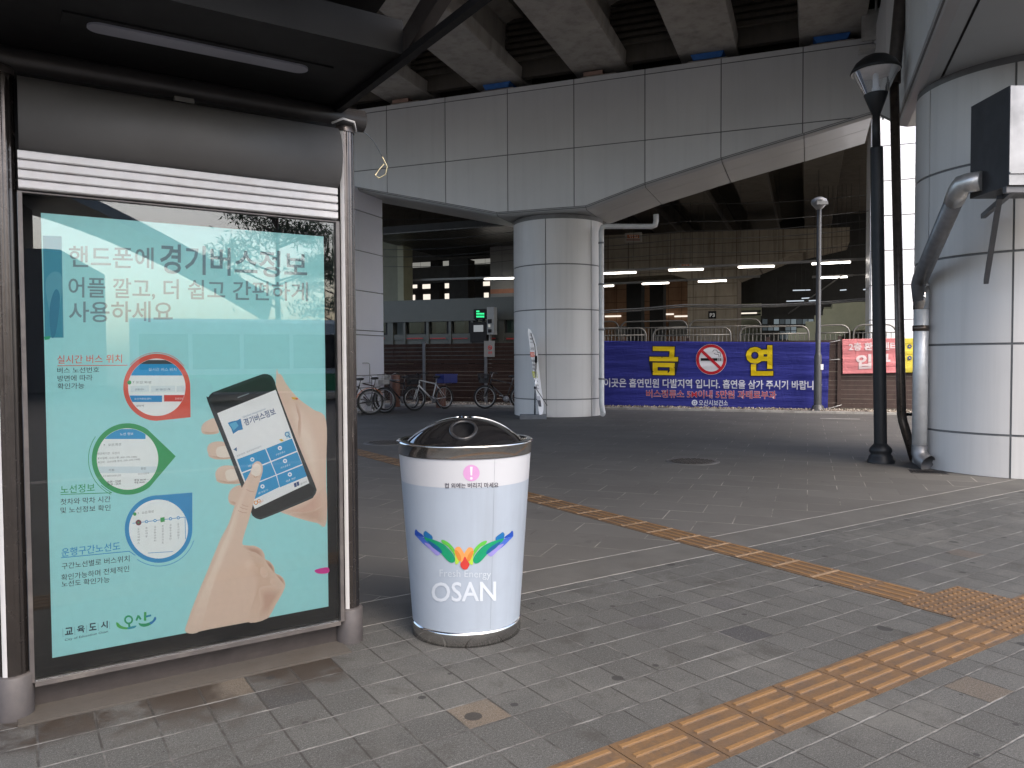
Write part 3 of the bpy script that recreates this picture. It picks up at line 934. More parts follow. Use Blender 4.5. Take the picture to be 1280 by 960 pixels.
class Print:
    """collects flat shapes given in photo-measured outlines; fn(px, py, lift) maps them on the sheet"""
    def __init__(self, fn, L=0, dim=1.0): self.fn = fn; self.L = L; self.dim = dim; self.new()

    def new(self): self.mb = MB(); self.mats = []

    def mi(self, h):
        mt = ink(h, dim=self.dim) if isinstance(h, str) else h
        if mt not in self.mats: self.mats.append(mt)
        return self.mats.index(mt)

    def put(self, vs, fs, h, lift):
        vs, fs = refine(vs, fs, self.L)
        self.mb.add([self.fn(x, y, lift) for x, y in vs], fs, self.mi(h))

    def poly(self, pts, h, lift=.0004, sm=0):
        if sm: pts = smooth(pts, sm)
        tr = tessellate_polygon([[Vector((p[0], p[1], 0)) for p in pts]])
        self.put([tuple(p[:2]) for p in pts], [tuple(t_) for t_ in tr], h, lift)

    def soft(self, pts, h0, h1, lift, sm=4, n=7):
        if sm: pts = smooth(pts, sm)
        cx = sum(p[0] for p in pts) / len(pts); cy = sum(p[1] for p in pts) / len(pts)
        a, b = srgb(h0), srgb(h1)
        for k in range(n):
            f_ = (k + 1) / n; sc_ = 1 - .72 * k / n
            hx = '#%02x%02x%02x' % tuple(int(round(int(h0[i:i + 2], 16) * (1 - f_) + int(h1[i:i + 2], 16) * f_)) for i in (1, 3, 5))
            self.poly([(cx + (x - cx) * sc_, cy + (y - cy) * sc_) for x, y in pts], hx, lift + .00003 * k)

    def ring(self, c, r0, r1, h, lift=.0004, a0=0, a1=360, n=48, ky=1.0):
        n = max(8, int(n * abs(a1 - a0) / 360))
        for i in range(n):
            a, b = radians(a0 + (a1 - a0) * i / n), radians(a0 + (a1 - a0) * (i + 1) / n)
            P = [(c[0] + r * cos(t_), c[1] + r * sin(t_) * ky) for r, t_ in ((r0, a), (r1, a), (r1, b), (r0, b))]
            self.put(P, [(0, 1, 2, 3)], h, lift)

    def disc(self, c, r, h, lift=.0004, ky=1.0, n=40):
        self.poly([(c[0] + r * cos(2 * pi * i / n), c[1] + r * sin(2 * pi * i / n) * ky) for i in range(n)], h, lift)

    def line(self, pts, wd, h, lift=.0004):
        for p, q in zip(pts[:-1], pts[1:]):
            d = Vector(q) - Vector(p); nn = Vector((-d.y, d.x)).normalized() * wd / 2
            p_, q_ = Vector(p), Vector(q)
            self.put([tuple(p_ - nn), tuple(q_ - nn), tuple(q_ + nn), tuple(p_ + nn)], [(0, 1, 2, 3)], h, lift)

    def text(self, txt, bl, br, hl, h, lift=.0006, bold=0.0, hr=None, up=None):
        """bl, br: lower corners of the inked box; hl, hr: its height at both ends"""
        vs, fs, _ = glyphs(txt, bold)
        hr = hl if hr is None else hr; up = up or (0, -1)
        out = []
        for x, y in vs:
            bx_, by_ = bl[0] + (br[0] - bl[0]) * x, bl[1] + (br[1] - bl[1]) * x
            hh = (hl + (hr - hl) * x) * y
            out.append((bx_ + up[0] * hh, by_ + up[1] * hh))
        self.put(out, fs, h, lift)

    def done(self, thing, name, parent=None, label=None):
        o = thing.part(name, self.mb, self.mats, parent=parent, label=label)
        self.new(); return o


# ------------------------------------------------------------------ bus shelter
PF = 3.66       # the poster sheet, shelter frame
POST_R = (1.414, 3.70); POST_L = (-.018, 3.66); POST_LL = (-2.1, 3.66)
t = Thing('bus_shelter', 'dark metal bus shelter with an advert case between its round posts', 'bus shelter', (.7, PF, 0), TH_S)
shelter = t
m_sleeve = mat('grey_brown_sleeve', (.052, .047, .048), .6, .1, .12, 14, .05, 120, dirt=.2, dirtcol=(.14, .12, .1))
for (x, y), da in ((POST_R, -8), (POST_L, -14), (POST_LL, -10)):
    prof = []
    mb = MB(); n = 64
    vs = []
    for z in (.17, 2.575):
        for j in range(n):
            a = 2 * pi * j / n; r = .0500 + (.0016 if j % 4 < 2 else 0)
            vs.append((x + r * cos(a), y + r * sin(a), z))
    mb.add(vs, [(j, (j + 1) % n, n + (j + 1) % n, n + j) for j in range(n)] + [tuple(n + j for j in range(n))])
    post = t.part('post', mb, mat('ribbed_dark_steel', (.10, .088, .082), .25, .9, .1, 16, .03, 100))
    a = radians(-90 - 33.1 + 12 + da)
    mb = MB(); mb.lathe([(.0528, .172), (.0532, .18), (.0532, 2.555), (.0528, 2.56)], 5, (x, y), 0, True, a - .19, a + .19); t.part('cover_strip', mb, m_strip, parent=post)
    mb = MB(); mb.lathe([(.056, 2.555), (.056, 2.578), (.05, 2.586), (.001, 2.588)], 32, (x, y)); t.part('cap', mb, m_brown, parent=post)
    mb = MB(); mb.lathe([(.068, -.01), (.068, .168), (.06, .176), (.05, .177)], 32, (x, y)); t.part('sleeve', mb, m_sleeve, parent=post)
    mb = MB(); mb.tube([(x, y, 2.58), (x, y, 2.66)], .014, 8); t.part('bolt', mb, m_brown, parent=post)
ZP = 2.632
mb = MB(); mb.tube([(-2.7, 3.66, ZP), (1.52, 3.70, ZP)], .053, 24); t.part('beam_pipe', mb, mat('dark_pipe_paint', (.05, .046, .045), .36, .4, .12, 8))
# roof
mb = MB(); mb.box(-2.9, 1.36, 2.935, 3.72, 2.675, 2.72); so = t.part('soffit', mb, m_soffit)
mb = MB(); mb.box(-2.9, 1.36, 2.88, 2.933, 2.665, 2.80); t.part('soffit_rim', mb, m_soffit, parent=so)
mb = MB()
mb.add([(-2.9, 1.75, 3.22), (1.40, 1.75, 3.22), (1.40, 3.9, 2.86), (-2.9, 3.9, 2.86), (-2.9, 1.75, 3.25), (1.40, 1.75, 3.25), (1.40, 3.9, 2.89), (-2.9, 3.9, 2.89)],
       [(0, 1, 2, 3), (7, 6, 5, 4), (0, 4, 5, 1), (1, 5, 6, 2), (2, 6, 7, 3), (3, 7, 4, 0)])
mb.box(-2.9, 1.40, 3.9, 5.3, 2.84, 2.87)
roof = t.part('roof', mb, m_soffit)
mb = MB(); mb.bar((1.385, 3.78, 2.70), (1.385, 2.9, 2.705), .05, .07); mb.bar((1.385, 2.9, 2.705), (1.385, 1.7, 3.12), .05, .10)
mb.bar((1.372, 3.76, 2.655), (1.372, 2.2, 2.655), .035, .03, 1); mb.bar((1.385, 2.2, 2.66), (1.385, 1.7, 3.12), .04, .06)
t.part('side_rafter', mb, [m_brown, m_black], parent=roof)
for x in (-.2, .62):
    mb = MB(); mb.bar((x, 2.88, 2.78), (x, 1.76, 3.14), .05, .09); t.part('rafter', mb, m_brown, parent=roof)
mb = MB(); mb.bar((.93, 2.3, 2.75), (.935, 2.3, 3.02), .012, .02); t.part('hanging_strap', mb, m_steel, parent=roof)
# built-in light (off): long lozenge
la = [loc(TH_S, C0 + ray(*p) * ((2.672 - H) / ray(*p).z)) for p in ((108, 30), (385, 85))]
lx0, lx1 = la[0].x, la[1].x; ly = (la[0].y + la[1].y) / 2
lo = []
for k in range(13):
    a = radians(90 + 180 * k / 12); lo.append((lx0 + .045 + .045 * cos(a), ly + .045 * sin(a)))
for k in range(13):
    a = radians(-90 + 180 * k / 12); lo.append((lx1 - .045 + .045 * cos(a), ly + .045 * sin(a)))
mb = MB(); mb.box(lx0 - .08, lx1 + .09, ly - .07, ly + .055, 2.668, 2.6749); li = t.part('roof_light', mb, m_soffit, parent=so)
mb = MB(); mb.prism_z(lo, 2.660, 2.6679); t.part('light_cover', mb, mat('grey_light_cover', (.22, .225, .26), .35), parent=so)
# rolled cover and slats
mb = MB(); prof = []
for k in range(15):
    a = radians(-100 + 200 * k / 14); prof.append((PF - .02 - .09 * cos(a), 2.41 + .148 * sin(a)))
n = len(prof)
mb.add([(.045, y, z) for y, z in prof] + [(1.355, y, z) for y, z in prof], [(k, k + 1, n + k + 1, n + k) for k in range(n - 1)] + [tuple(range(n)), tuple(range(2 * n - 1, n - 1, -1))], 0, True)
t.part('rolled_cover', mb, m_cover)
mb = MB(); mb.box(.62, .70, PF - .05, PF - .01, 2.555, 2.575); t.part('cover_clip', mb, m_cover)
mb = MB()
for k in range(4):
    z = 2.112 + k * .0385
    mb.prism_x([(PF - .02, z), (PF - .050, z + .001), (PF - .055, z + .005), (PF - .055, z + .030), (PF - .050, z + .034), (PF - .02, z + .035)], .04, 1.347)
t.part('slat_panel', mb, m_slat)
mb = MB(); mb.box(.02, 1.375, PF + .012, PF + .03, 2.108, 2.60); t.part('slat_backing', mb, m_black)
# advert case
mb = MB(); mb.box(.052, 1.345, PF + .012, PF + .06, .135, 2.10); case = t.part('advert_case', mb, mat('black_case_back', (.004, .004, .005), .6, 0, .1, 8, spec=.05))
mb = MB()
mb.box(.036, .052, PF - .03, PF + .065, .128, 2.106); mb.box(1.345, 1.363, PF - .03, PF + .065, .128, 2.106)
mb.box(.0522, 1.3448, PF - .03, PF + .065, .110, .128); mb.box(.0522, 1.3448, PF - .03, PF + .065, 2.1002, 2.106)
t.part('case_frame', mb, mat('case_frame_paint', (.11, .10, .098), .4, .5, .1, 9, dirt=.4, dirtcol=(.3, .27, .24)), parent=case)
mb = MB(); mb.box(.0525, 1.3445, PF - .016, PF - .011, .1285, 2.1); t.part('case_glass', mb, glass('case_glass', (.97, .985, .98), 1.68, .004), parent=case)
mb = MB(); mb.box(-.01, 1.36, PF - .13, PF + .10, -.01, .009); t.part('base_slab', mb, concrete('shelter_footing', (.058, .052, .046), None, .4))
mb = MB(); mb.box(.045, 1.35, PF + .04, PF + .06, .008, .112); t.part('gap_shade_plate', mb, m_brown)  # added dark plate standing in for the shadow below the case
# loose tie wrapped on top of the right post
mb = MB(); mb.tube([(POST_R[0] - .08, POST_R[1] - .06, 2.58), (POST_R[0] - .03, POST_R[1] - .08, 2.605), (POST_R[0] + .03, POST_R[1] - .07, 2.60), (POST_R[0] + .062, POST_R[1] - .02, 2.565)], .006, 6)
t.part('cable_tie', mb, mat('pale_tie', (.5, .5, .5), .5))
mb = MB()
a = wor(TH_S, (POST_R[0] + .055, POST_R[1], 2.57)); e = at(478, 196, 4.0)
pts = []
for k in range(8):
    f_ = k / 7; pts.append(tuple(a.lerp(e, f_) + Vector((0, 0, .05 * sin(f_ * pi)))))
mb.tube(pts, .002, 5)
lp = [(478, 196), (484, 208), (482, 218), (474, 223), (469, 219), (474, 212), (480, 205)]
mb.tube([tuple(at(*p, 4.0 + .01 * i)) for i, p in enumerate(lp)], .003, 5, 1)
single('loose_cable', mb, [mat('thin_dark_wire', (.06, .08, .1), .5), mat('yellowed_cable', (.5, .45, .28), .5)], 'thin loose cable ending in a yellowed loop beside the shelter post', 'cable', tuple(e))

# ------------------------------------------------------------------ poster
def on_poster(px, py, lift):
    p = onpl(TH_S, px, py, PF); return (p.x, p.y - lift, p.z)


P = Print(on_poster, 0, .92)
po = Thing('poster', 'large pale turquoise transit advert poster with two hands and a smartphone', 'poster', (.7, PF, .206), TH_S)
mb = MB(); mb.box(.115, 1.292, PF, PF + .004, .206, 2.03); po.part('sheet', mb, ink('#9fdcdf', .5))
TXT = '#7b979f'
P.text('핸드폰에', (86, 334), (192, 336.5), 27, TXT, bold=.012)
P.text('경기버스정보', (200, 342), (384, 348), 38, '#75909a', bold=.017, hr=32)
P.text('어플 깔고, 더 쉽고 간편하게', (85.5, 373), (385, 378), 27, TXT, bold=.012, hr=25)
P.text('사용하세요', (86, 403), (216, 402.5), 26, TXT, bold=.012)
P.done(po, 'headline')
P.poly([(53.5, 294.5), (77, 295.5), (79.5, 422), (56, 422)], '#3b93ab')
P.poly([(57, 352), (66, 340), (76, 343), (78, 362), (72, 392), (66, 404), (60, 380)], '#5aa4b8', .0006, 4)
P.poly([(62, 385), (69, 362), (75, 372), (70, 415), (64, 420)], '#2f7f9c', .0008, 4)
P.done(po, 'corner_picture')


def Z2(x, y): return (60 + x / 3.2, 420 + y / 3.2)
def Z3(x, y): return (220 + x / 2.6667, 440 + y / 2.6667)


def callout(col, c, r_in, r_out, tip, ang0, ang1):
    """drop-shaped ring: circle with one drawn-out corner"""
    pts = [(c[0] + r_out * cos(radians(a)), c[1] + r_out * sin(radians(a))) for a in range(ang0, ang1 + 1, 6)] + [tip]
    P.poly([Z2(*p) for p in pts], col)
    P.poly([Z2(c[0] + r_in * cos(radians(a)), c[1] + r_in * sin(radians(a))) for a in range(0, 360, 6)], '#f4fafb', .0006)


def disc_clip(c, r, y0, y1, x0=-1e9, x1=1e9, n=24):
    """part of a disc between two heights"""
    L, R = [], []
    for i in range(n + 1):
        y = y0 + (y1 - y0) * i / n
        hw = sqrt(max(0, r * r - (y - c[1]) ** 2))
        L.append((max(c[0] - hw, x0), y)); R.append((min(c[0] + hw, x1), y))
    return [Z2(*p) for p in L + R[::-1]]


# red callout
c = (435, 205)
callout('#e2604f', c, 115, 134, (570, 325), 90, 360)
P.poly(disc_clip(c, 114, 105, 158), '#2b9fd8', .0008)
P.poly(disc_clip(c, 114, 96, 112), '#3f4a4e', .0009)
P.text('실시간 버스 위치', Z2(402, 140), Z2(513, 140), 4, '#f0fafc', .001)
P.disc(Z2(325, 186), 2.6, '#3da55c', .001)
P.text('7 오산.화성', Z2(338, 190), Z2(412, 190), 3.2, '#5a6a70', .001)
for x0, x1, s_ in ((330, 404, '운행대수'), (412, 508, '운행간격'), (514, 547, '')):
    P.poly([Z2(x0, 200), Z2(x1, 198), Z2(x1, 222), Z2(x0, 224)], '#e2edf2', .0009)
    if s_: P.text(s_, Z2(x0 + 18, 218), Z2(x1 - 20, 217), 2.4, '#4c6f84', .0011)
P.poly(disc_clip(c, 114, 238, 264, x1=456), '#2b93cf', .0009)
P.poly(disc_clip(c, 114, 236, 262, x0=464), '#d6463c', .0009)
P.text('오산역환승센터', Z2(345, 256), Z2(412, 255), 2.6, '#e8f4fa', .0012)
P.text('운행정보', Z2(508, 254), Z2(540, 254), 2.4, '#fbe3df', .0012)
P.text('세마역', Z2(352, 284), Z2(383, 283), 2.6, '#5a6a70', .0011)
P.line([Z2(38, 119), Z2(318, 117)], .9, '#e2604f')
P.ring(Z2(435, 205), 43.0, 43.7, '#e2604f', a0=-140, a1=-38)
P.text('실시간 버스 위치', Z2(37, 111), Z2(296, 107), 10.5, '#e2604f', bold=.004)
P.text('버스 노선번호', Z2(37, 149), Z2(205, 146), 7.0, '#39434a', bold=.004)
P.text('방면에 따라', Z2(38, 182), Z2(178, 178), 7.4, '#39434a', bold=.004)
P.text('확인가능', Z2(38, 213), Z2(145, 210), 7.4, '#39434a', bold=.004)
P.done(po, 'red_callout')
# green callout
c = (318, 492)
callout('#34a262', c, 123, 143, (511, 481), 52, 308)
P.poly(disc_clip(c, 122, 372, 412, x1=390), '#2b9fd8', .0008)
P.text('노선 정보', Z2(288, 398), Z2(341, 396), 3.4, '#f0fafc', .001)
P.text('7   오산.화성', Z2(222, 442), Z2(292, 438), 3.4, '#5a6a70', .001)
for k, s_ in enumerate(('인면허기관 : 오산시', '운수업체 : 오산교통, (031-372-7300)', '최고지 : 오산교통 본사, (031-372-7300)')):
    P.text(s_, Z2(198, 478 + 17 * k - (0 if k else 2)), Z2((285, 356, 368)[k], (472, 488, 498)[k]), 3.0, '#56646a', .001)
P.poly(disc_clip(c, 122, 522, 548), '#dbeaf1', .0008)
P.text('기점', Z2(242, 541), Z2(264, 540), 2.8, '#56646a', .001); P.text('종점', Z2(371, 535), Z2(390, 534), 2.8, '#56646a', .001)
P.text('오산세마아파트남문', Z2(218, 565), Z2(292, 561), 2.4, '#56646a', .001); P.text('오산시외역', Z2(360, 556), Z2(404, 553), 2.4, '#56646a', .001)
P.text('05:00 ~ 23:00', Z2(236, 588), Z2(291, 584), 2.6, '#333d42', .001, .01); P.text('05:30 ~ 23:30', Z2(238, 598), Z2(291, 594), 2.6, '#333d42', .001, .01)
P.text('평일 06:00 ~', Z2(345, 581), Z2(402, 577), 2.6, '#333d42', .001, .01); P.text('주말 06:00 ~', Z2(345, 591), Z2(395, 587), 2.6, '#333d42', .001, .01)
P.ring(Z2(318, 492), 48.5, 49.3, '#34a262', a0=115, a1=215)
P.line([Z2(50, 634), Z2(255, 627), Z2(235, 615), Z2(212, 597)], .9, '#34a262')
P.text('노선정보', Z2(50, 632), Z2(187, 622), 10.5, '#34a262', bold=.006)
P.text('첫차와 막차 시간', Z2(50, 676), Z2(250, 664), 7.6, '#39434a', bold=.004)
P.text('및 노선정보 확인', Z2(50, 710), Z2(250, 698), 7.6, '#39434a', bold=.004)
P.done(po, 'green_callout')
# blue callout
c = (442, 772)
callout('#2f95cf', c, 118, 135, (577, 626), -0, 270)
P.text('운행구간노선도', Z2(405, 677), Z2(484, 668), 3.4, '#e6f4fb', .0008)
P.disc(Z2(347, 712), 2.2, '#3da55c', .001)
P.text('7   오산.화성', Z2(358, 715), Z2(422, 706), 3.2, '#56646a', .001)
P.line([Z2(338, 749), Z2(548, 724), Z2(550, 812)], .8, '#3b9ad3', .001)
for k, x in enumerate((362, 394, 428, 459, 490, 521)):
    y = 746 - (x - 362) * .12
    P.disc(Z2(x, y), 2.0 if k else 3.6, '#3b9ad3' if k else '#7b4550', .0012)
    P.disc(Z2(x, y), 1.0, '#eef6fa' if k else '#3da55c', .0014)
    nm = ('오산시외버스', '동탄역앞', '오산환승센터', '운암주공아파트', '운암주공2단', '오산시청입구')[k]
    for j, ch in enumerate(nm[:7]):
        P.text(ch, Z2(x - 4, y + 30 + 11 * j), Z2(x + 4, y + 29 + 11 * j), 2.4, '#5c6970', .001)
P.poly([Z2(449, 727), Z2(466, 724), Z2(467, 742), Z2(450, 745)], '#3da55c', .0015)
P.line([Z2(400, 868), Z2(500, 862)], .7, '#3b9ad3', .001)
P.ring(Z2(442, 772), 46.0, 46.7, '#2f95cf', a0=18, a1=125)
P.line([Z2(52, 887), Z2(325, 861), Z2(350, 878)], .9, '#2f95cf')
P.text('운행구간노선도', Z2(54, 884), Z2(289, 856), 10.6, '#2f95cf', bold=.006)
P.text('구간노선별로 버스위치', Z2(55, 934), Z2(326, 902), 7.8, '#39434a', bold=.004)
P.text('확인가능하며 전체적인', (76.6, 726), (161.5, 714.5), 7.8, '#39434a', bold=.004)
P.text('노선도 확인가능', (77, 734), (137, 728), 7.4, '#39434a', bold=.004)
P.done(po, 'blue_callout')


def Zp(pts): return [Z3(*p) for p in pts]


# hand holding the phone
SK, SKd, SKl, SKr = '#e6cbb9', '#d3b09c', '#f0dccd', '#dbb5a3'
P.poly(Zp([(333, 92), (342, 74), (352, 78), (366, 104), (392, 138), (420, 165), (458, 192), (500, 228), (500, 400), (500, 571), (470, 570), (428, 560), (392, 548), (345, 531), (330, 500)]), SK, .0004, 5)
P.soft(Zp([(372, 150), (402, 168), (440, 215), (470, 300), (480, 420), (470, 470), (465, 440), (420, 330)]), SK, SKl, .0006, 5)
P.soft(Zp([(345, 531), (380, 522), (430, 500), (470, 470), (500, 455), (500, 571), (470, 570), (428, 560), (392, 548)]), SK, SKr, .0006, 4)
P.soft(Zp([(374, 540), (430, 528), (480, 516), (500, 512), (500, 570), (470, 569), (428, 560)]), SK, SKd, .0007, 4)
P.soft(Zp([(405, 270), (410, 225), (404, 190), (396, 168), (404, 172), (414, 200), (418, 240), (414, 285)]), SK, SKd, .0008, 4)
for pts in ([(84, 258), (90, 240), (108, 227), (128, 222), (140, 250), (140, 270), (112, 275), (90, 272)],
            [(104, 328), (112, 306), (140, 298), (168, 304), (192, 330), (196, 352), (160, 358), (120, 354)],
            [(131, 408), (142, 386), (168, 378), (200, 384), (216, 410), (218, 436), (180, 440), (142, 434)],
            [(174, 485), (184, 458), (212, 444), (232, 460), (226, 496), (200, 512), (180, 505)]):
    P.poly(Zp(pts), SK, .0005, 5)
for pts in ([(88, 262), (112, 268), (140, 262), (140, 271), (112, 275), (90, 272)], [(108, 342), (140, 352), (192, 348), (194, 354), (160, 358), (120, 354)],
            [(136, 424), (170, 434), (214, 430), (216, 437), (180, 440), (142, 434)], [(176, 494), (200, 504), (224, 490), (222, 500), (200, 512), (182, 506)]):
    P.soft(Zp(pts), SK, SKd, .0007, 4)
for pts in ([(134, 326), (142, 316), (168, 314), (184, 326), (186, 346), (160, 352), (140, 348), (134, 338)],
            [(164, 404), (172, 393), (196, 391), (208, 404), (208, 422), (186, 429), (170, 426)]):
    P.poly(Zp(pts), '#f3e6da', .0009, 5)
P.done(po, 'holding_hand')
# phone
P.poly(Zp([(106, 166), (108, 150), (120, 136), (140, 128), (270, 80), (298, 73), (318, 80), (330, 100), (338, 128), (400, 290), (462, 440), (467, 465), (458, 482), (440, 494), (300, 552), (276, 557), (258, 548), (246, 524), (180, 350)]), '#2a3236', .0010, 3)
P.poly(Zp([(116, 166), (126, 146), (150, 134), (290, 84), (312, 90), (322, 108), (331, 128), (136, 204)]), '#1b2022', .0012)
P.poly(Zp([(246, 524), (443, 440), (462, 455), (455, 478), (300, 546), (272, 550), (256, 540)]), '#15191b', .0012)
P.line([Z3(205, 152), Z3(243, 138)], 1.2, '#8d9a9e', .0014)
P.poly(Zp([(137, 204), (332, 126), (444, 437), (262, 523)]), '#f4f6f8', .0014)
for pts in ([(203, 358), (297, 323), (314, 364), (219, 401)], [(300, 322), (386, 288), (402, 329), (317, 363)],
            [(221, 405), (315, 368), (332, 409), (237, 447)], [(318, 367), (404, 333), (420, 373), (335, 408)],
            [(239, 451), (333, 412), (344, 450), (262, 490)], [(336, 411), (422, 377), (436, 414), (346, 451)]):
    P.poly(Zp(pts), '#2b9ed6', .0016)
for x, y, s_ in ((254, 358, '정류소'), (346, 320, '주변정류소'), (363, 363, '버스정류소'), (379, 408, '설정'), (288, 448, '즐겨찾기')):
    P.disc(Z3(x, y), 2.6, '#f2fafd', .0018); P.disc(Z3(x, y), 1.1, '#2b9ed6', .0019)
    P.text(s_, Z3(x - 14, y + 27), Z3(x + 18, y + 15), 2.6, '#dff1f9', .0018)
P.poly(Zp([(172, 236), (186, 231), (202, 228), (215, 222), (223, 258), (206, 262), (190, 273), (184, 256)]), '#1e83bd', .0016)
P.poly(Zp([(178, 240), (200, 232), (208, 246), (192, 262)]), '#58b5dc', .0017)
P.text('경기버스정보', Z3(231, 247), Z3(334, 208), 9.2, '#1f4a80', .0020, .016, up=(-.36, -.93))
P.text('Global Inspiration', Z3(224, 222), Z3(300, 193), 3.0, '#5f87aa', .0016, up=(-.36, -.93))
P.text('정류장명, 정류장번호입력', Z3(202, 351), Z3(283, 318), 2.6, '#8d9aa3', .0016)
P.poly(Zp([(191, 325), (202, 317), (203, 331)]), '#3f6f9a', .0016)
P.ring(Z3(370, 274), 2.0, 3.0, '#2b7fb8', .0016); P.line([Z3(375, 279), Z3(381, 287)], 1.2, '#2b7fb8', .0016)
P.poly(Zp([(362, 268), (378, 262), (384, 284), (368, 290)]), '#bfe0ee', .0015)
P.poly(Zp([(343, 291), (352, 290), (360, 296), (350, 298)]), '#e4b93a', .0018); P.poly(Zp([(384, 150), (404, 152), (398, 159), (388, 157)]), '#e4b93a', .0018); P.poly(Zp([(396, 156), (406, 153), (404, 160)]), '#d6463c', .0019)
P.poly(Zp([(392, 438), (400, 435), (403, 448), (395, 451)]), '#28487e', .0016); P.poly(Zp([(401, 434), (409, 431), (411, 444), (404, 447)]), '#28487e', .0016)
P.text('경기도', Z3(414, 444), Z3(438, 434), 2.6, '#56646a', .0016)
P.ring(Z3(266, 502), 1.6, 2.7, '#e8963a', .0016); P.ring(Z3(276, 496), 1.2, 2.2, '#e8963a', .0016); P.text('G버스', Z3(278, 508), Z3(291, 498), 3.2, '#e07f2a', .0016)
P.done(po, 'phone')
# pointing hand
P.poly(Zp([(249, 396), (254, 378), (263, 367), (274, 364), (284, 371), (289, 386), (286, 408), (276, 440), (266, 475), (257, 505), (248, 540), (236, 580), (226, 612), (221, 640),
           (240, 645), (262, 646), (284, 658), (294, 674), (297, 690), (312, 698), (326, 716), (330, 736), (346, 744), (358, 756), (364, 776), (356, 800), (338, 832), (318, 862), (303, 888),
           (240, 900), (120, 922), (35, 936), (42, 888), (70, 812), (100, 740), (128, 672), (150, 620), (176, 570), (194, 516), (212, 468), (228, 436)]), SK, .0020, 4)
P.soft(Zp([(249, 400), (228, 440), (208, 490), (190, 550), (166, 606), (140, 664), (108, 744), (74, 822), (46, 900), (36, 935), (80, 928), (98, 850), (136, 756), (170, 670), (196, 606), (214, 540), (230, 480), (246, 436)]), SK, SKl, .0022, 4)
P.soft(Zp([(222, 644), (244, 660), (264, 690), (250, 724), (262, 770), (256, 836), (238, 899), (302, 888), (336, 834), (356, 796), (350, 770), (330, 742), (300, 702), (288, 670), (262, 650)]), SK, '#dcbda9', .0022, 4)
P.soft(Zp([(224, 646), (262, 649), (286, 662), (294, 688), (282, 680), (262, 668), (240, 662)]), SK, '#c9a28f', .0024, 4)
P.soft(Zp([(297, 692), (314, 702), (326, 722), (328, 738), (318, 726), (304, 708)]), SK, '#b98f7d', .0024, 4)
P.soft(Zp([(330, 738), (346, 746), (360, 762), (362, 778), (350, 764), (338, 750)]), SK, '#c59c89', .0024, 4)
P.soft(Zp([(276, 790), (306, 778), (338, 782), (354, 792), (336, 830), (316, 862), (302, 887), (272, 890), (280, 840)]), SK, '#d0ab97', .0024, 4)
P.soft(Zp([(226, 700), (244, 690), (254, 704), (246, 726), (230, 728)]), SK, '#ecd3c2', .0025, 5)
P.soft(Zp([(284, 716), (300, 722), (306, 744), (292, 752), (280, 736)]), SK, '#e7cab8', .0025, 5)
P.soft(Zp([(318, 754), (332, 758), (338, 774), (326, 780), (314, 770)]), SK, '#e4c6b3', .0025, 5)
for a in ([(212, 516), (224, 522), (238, 524)], [(206, 528), (222, 535), (236, 536)], [(219, 508), (230, 513), (241, 514)], [(234, 458), (246, 464), (260, 466)]):
    P.line([Z3(*p) for p in a], .7, '#c9a493', .0026)
P.poly(Zp([(250, 402), (256, 380), (268, 371), (280, 378), (284, 396), (276, 412), (262, 415)]), '#f5e9de', .0026, 5)
P.soft(Zp([(254, 408), (262, 415), (276, 412), (272, 418), (260, 420)]), SK, '#d0ab97', .0027, 4)
P.done(po, 'pointing_hand')
# bottom marks
def Z4(x, y): return (60 + x / 6.4, 740 + y / 6.4)
for k, x in enumerate((118, 213, 308, 400, 492)):
    P.line([Z4(x, 296 - k * 15), Z4(x + 2, 360 - k * 16)], .45, '#6f8f9b')
for ch, x0, x1, y in (('교', 135, 200, 346), ('육', 232, 294, 330), ('도', 328, 388, 311), ('시', 422, 478, 296)):
    P.text(ch, Z4(x0, y), Z4(x1, y - 8), 9.2, '#2c4450', bold=.03)
P.text('City of Education Osan', Z4(134, 398), Z4(480, 328), 3.6, '#3b5560', bold=.008)
P.ring(Z4(645, 222), 3.4, 5.6, '#23a06a'); P.line([Z4(648, 255), Z4(652, 284)], 2.6, '#23a06a')
P.poly([Z4(*p) for p in ((545, 245), (560, 246), (590, 272), (640, 282), (690, 270), (708, 270), (690, 288), (640, 298), (585, 294), (553, 276))], '#4fb75a', .0006, 4)
P.poly([Z4(*p) for p in ((640, 283), (690, 270), (708, 270), (690, 288), (640, 297))], '#2d9bb0', .0008, 3)
P.line([Z4(724, 186), Z4(706, 228)], 2.4, '#23a06a'); P.line([Z4(724, 190), Z4(742, 220)], 2.4, '#23a06a'); P.line([Z4(778, 160), Z4(776, 230)], 3.0, '#3cae5c'); P.line([Z4(780, 198), Z4(825, 186)], 2.4, '#2a93b0')
P.poly([Z4(*p) for p in ((724, 248), (745, 252), (790, 250), (835, 228), (852, 200), (864, 203), (860, 226), (820, 262), (770, 278), (738, 270))], '#23a06a', .0006, 4)
P.poly([Z4(*p) for p in ((812, 244), (838, 228), (852, 200), (864, 203), (860, 226), (826, 258))], '#2a7fc0', .0008, 3)
P.done(po, 'city_mark')
P.poly([(393, 713), (402, 710), (410.5, 709.5), (410.5, 716), (398, 717)], '#e02f9a', .0008, 3)
P.done(po, 'pink_sticker')
P.poly([(55, 421), (63, 420), (62, 424), (56, 425)], '#2fae7a', .0012)
P.done(po, 'green_tape')

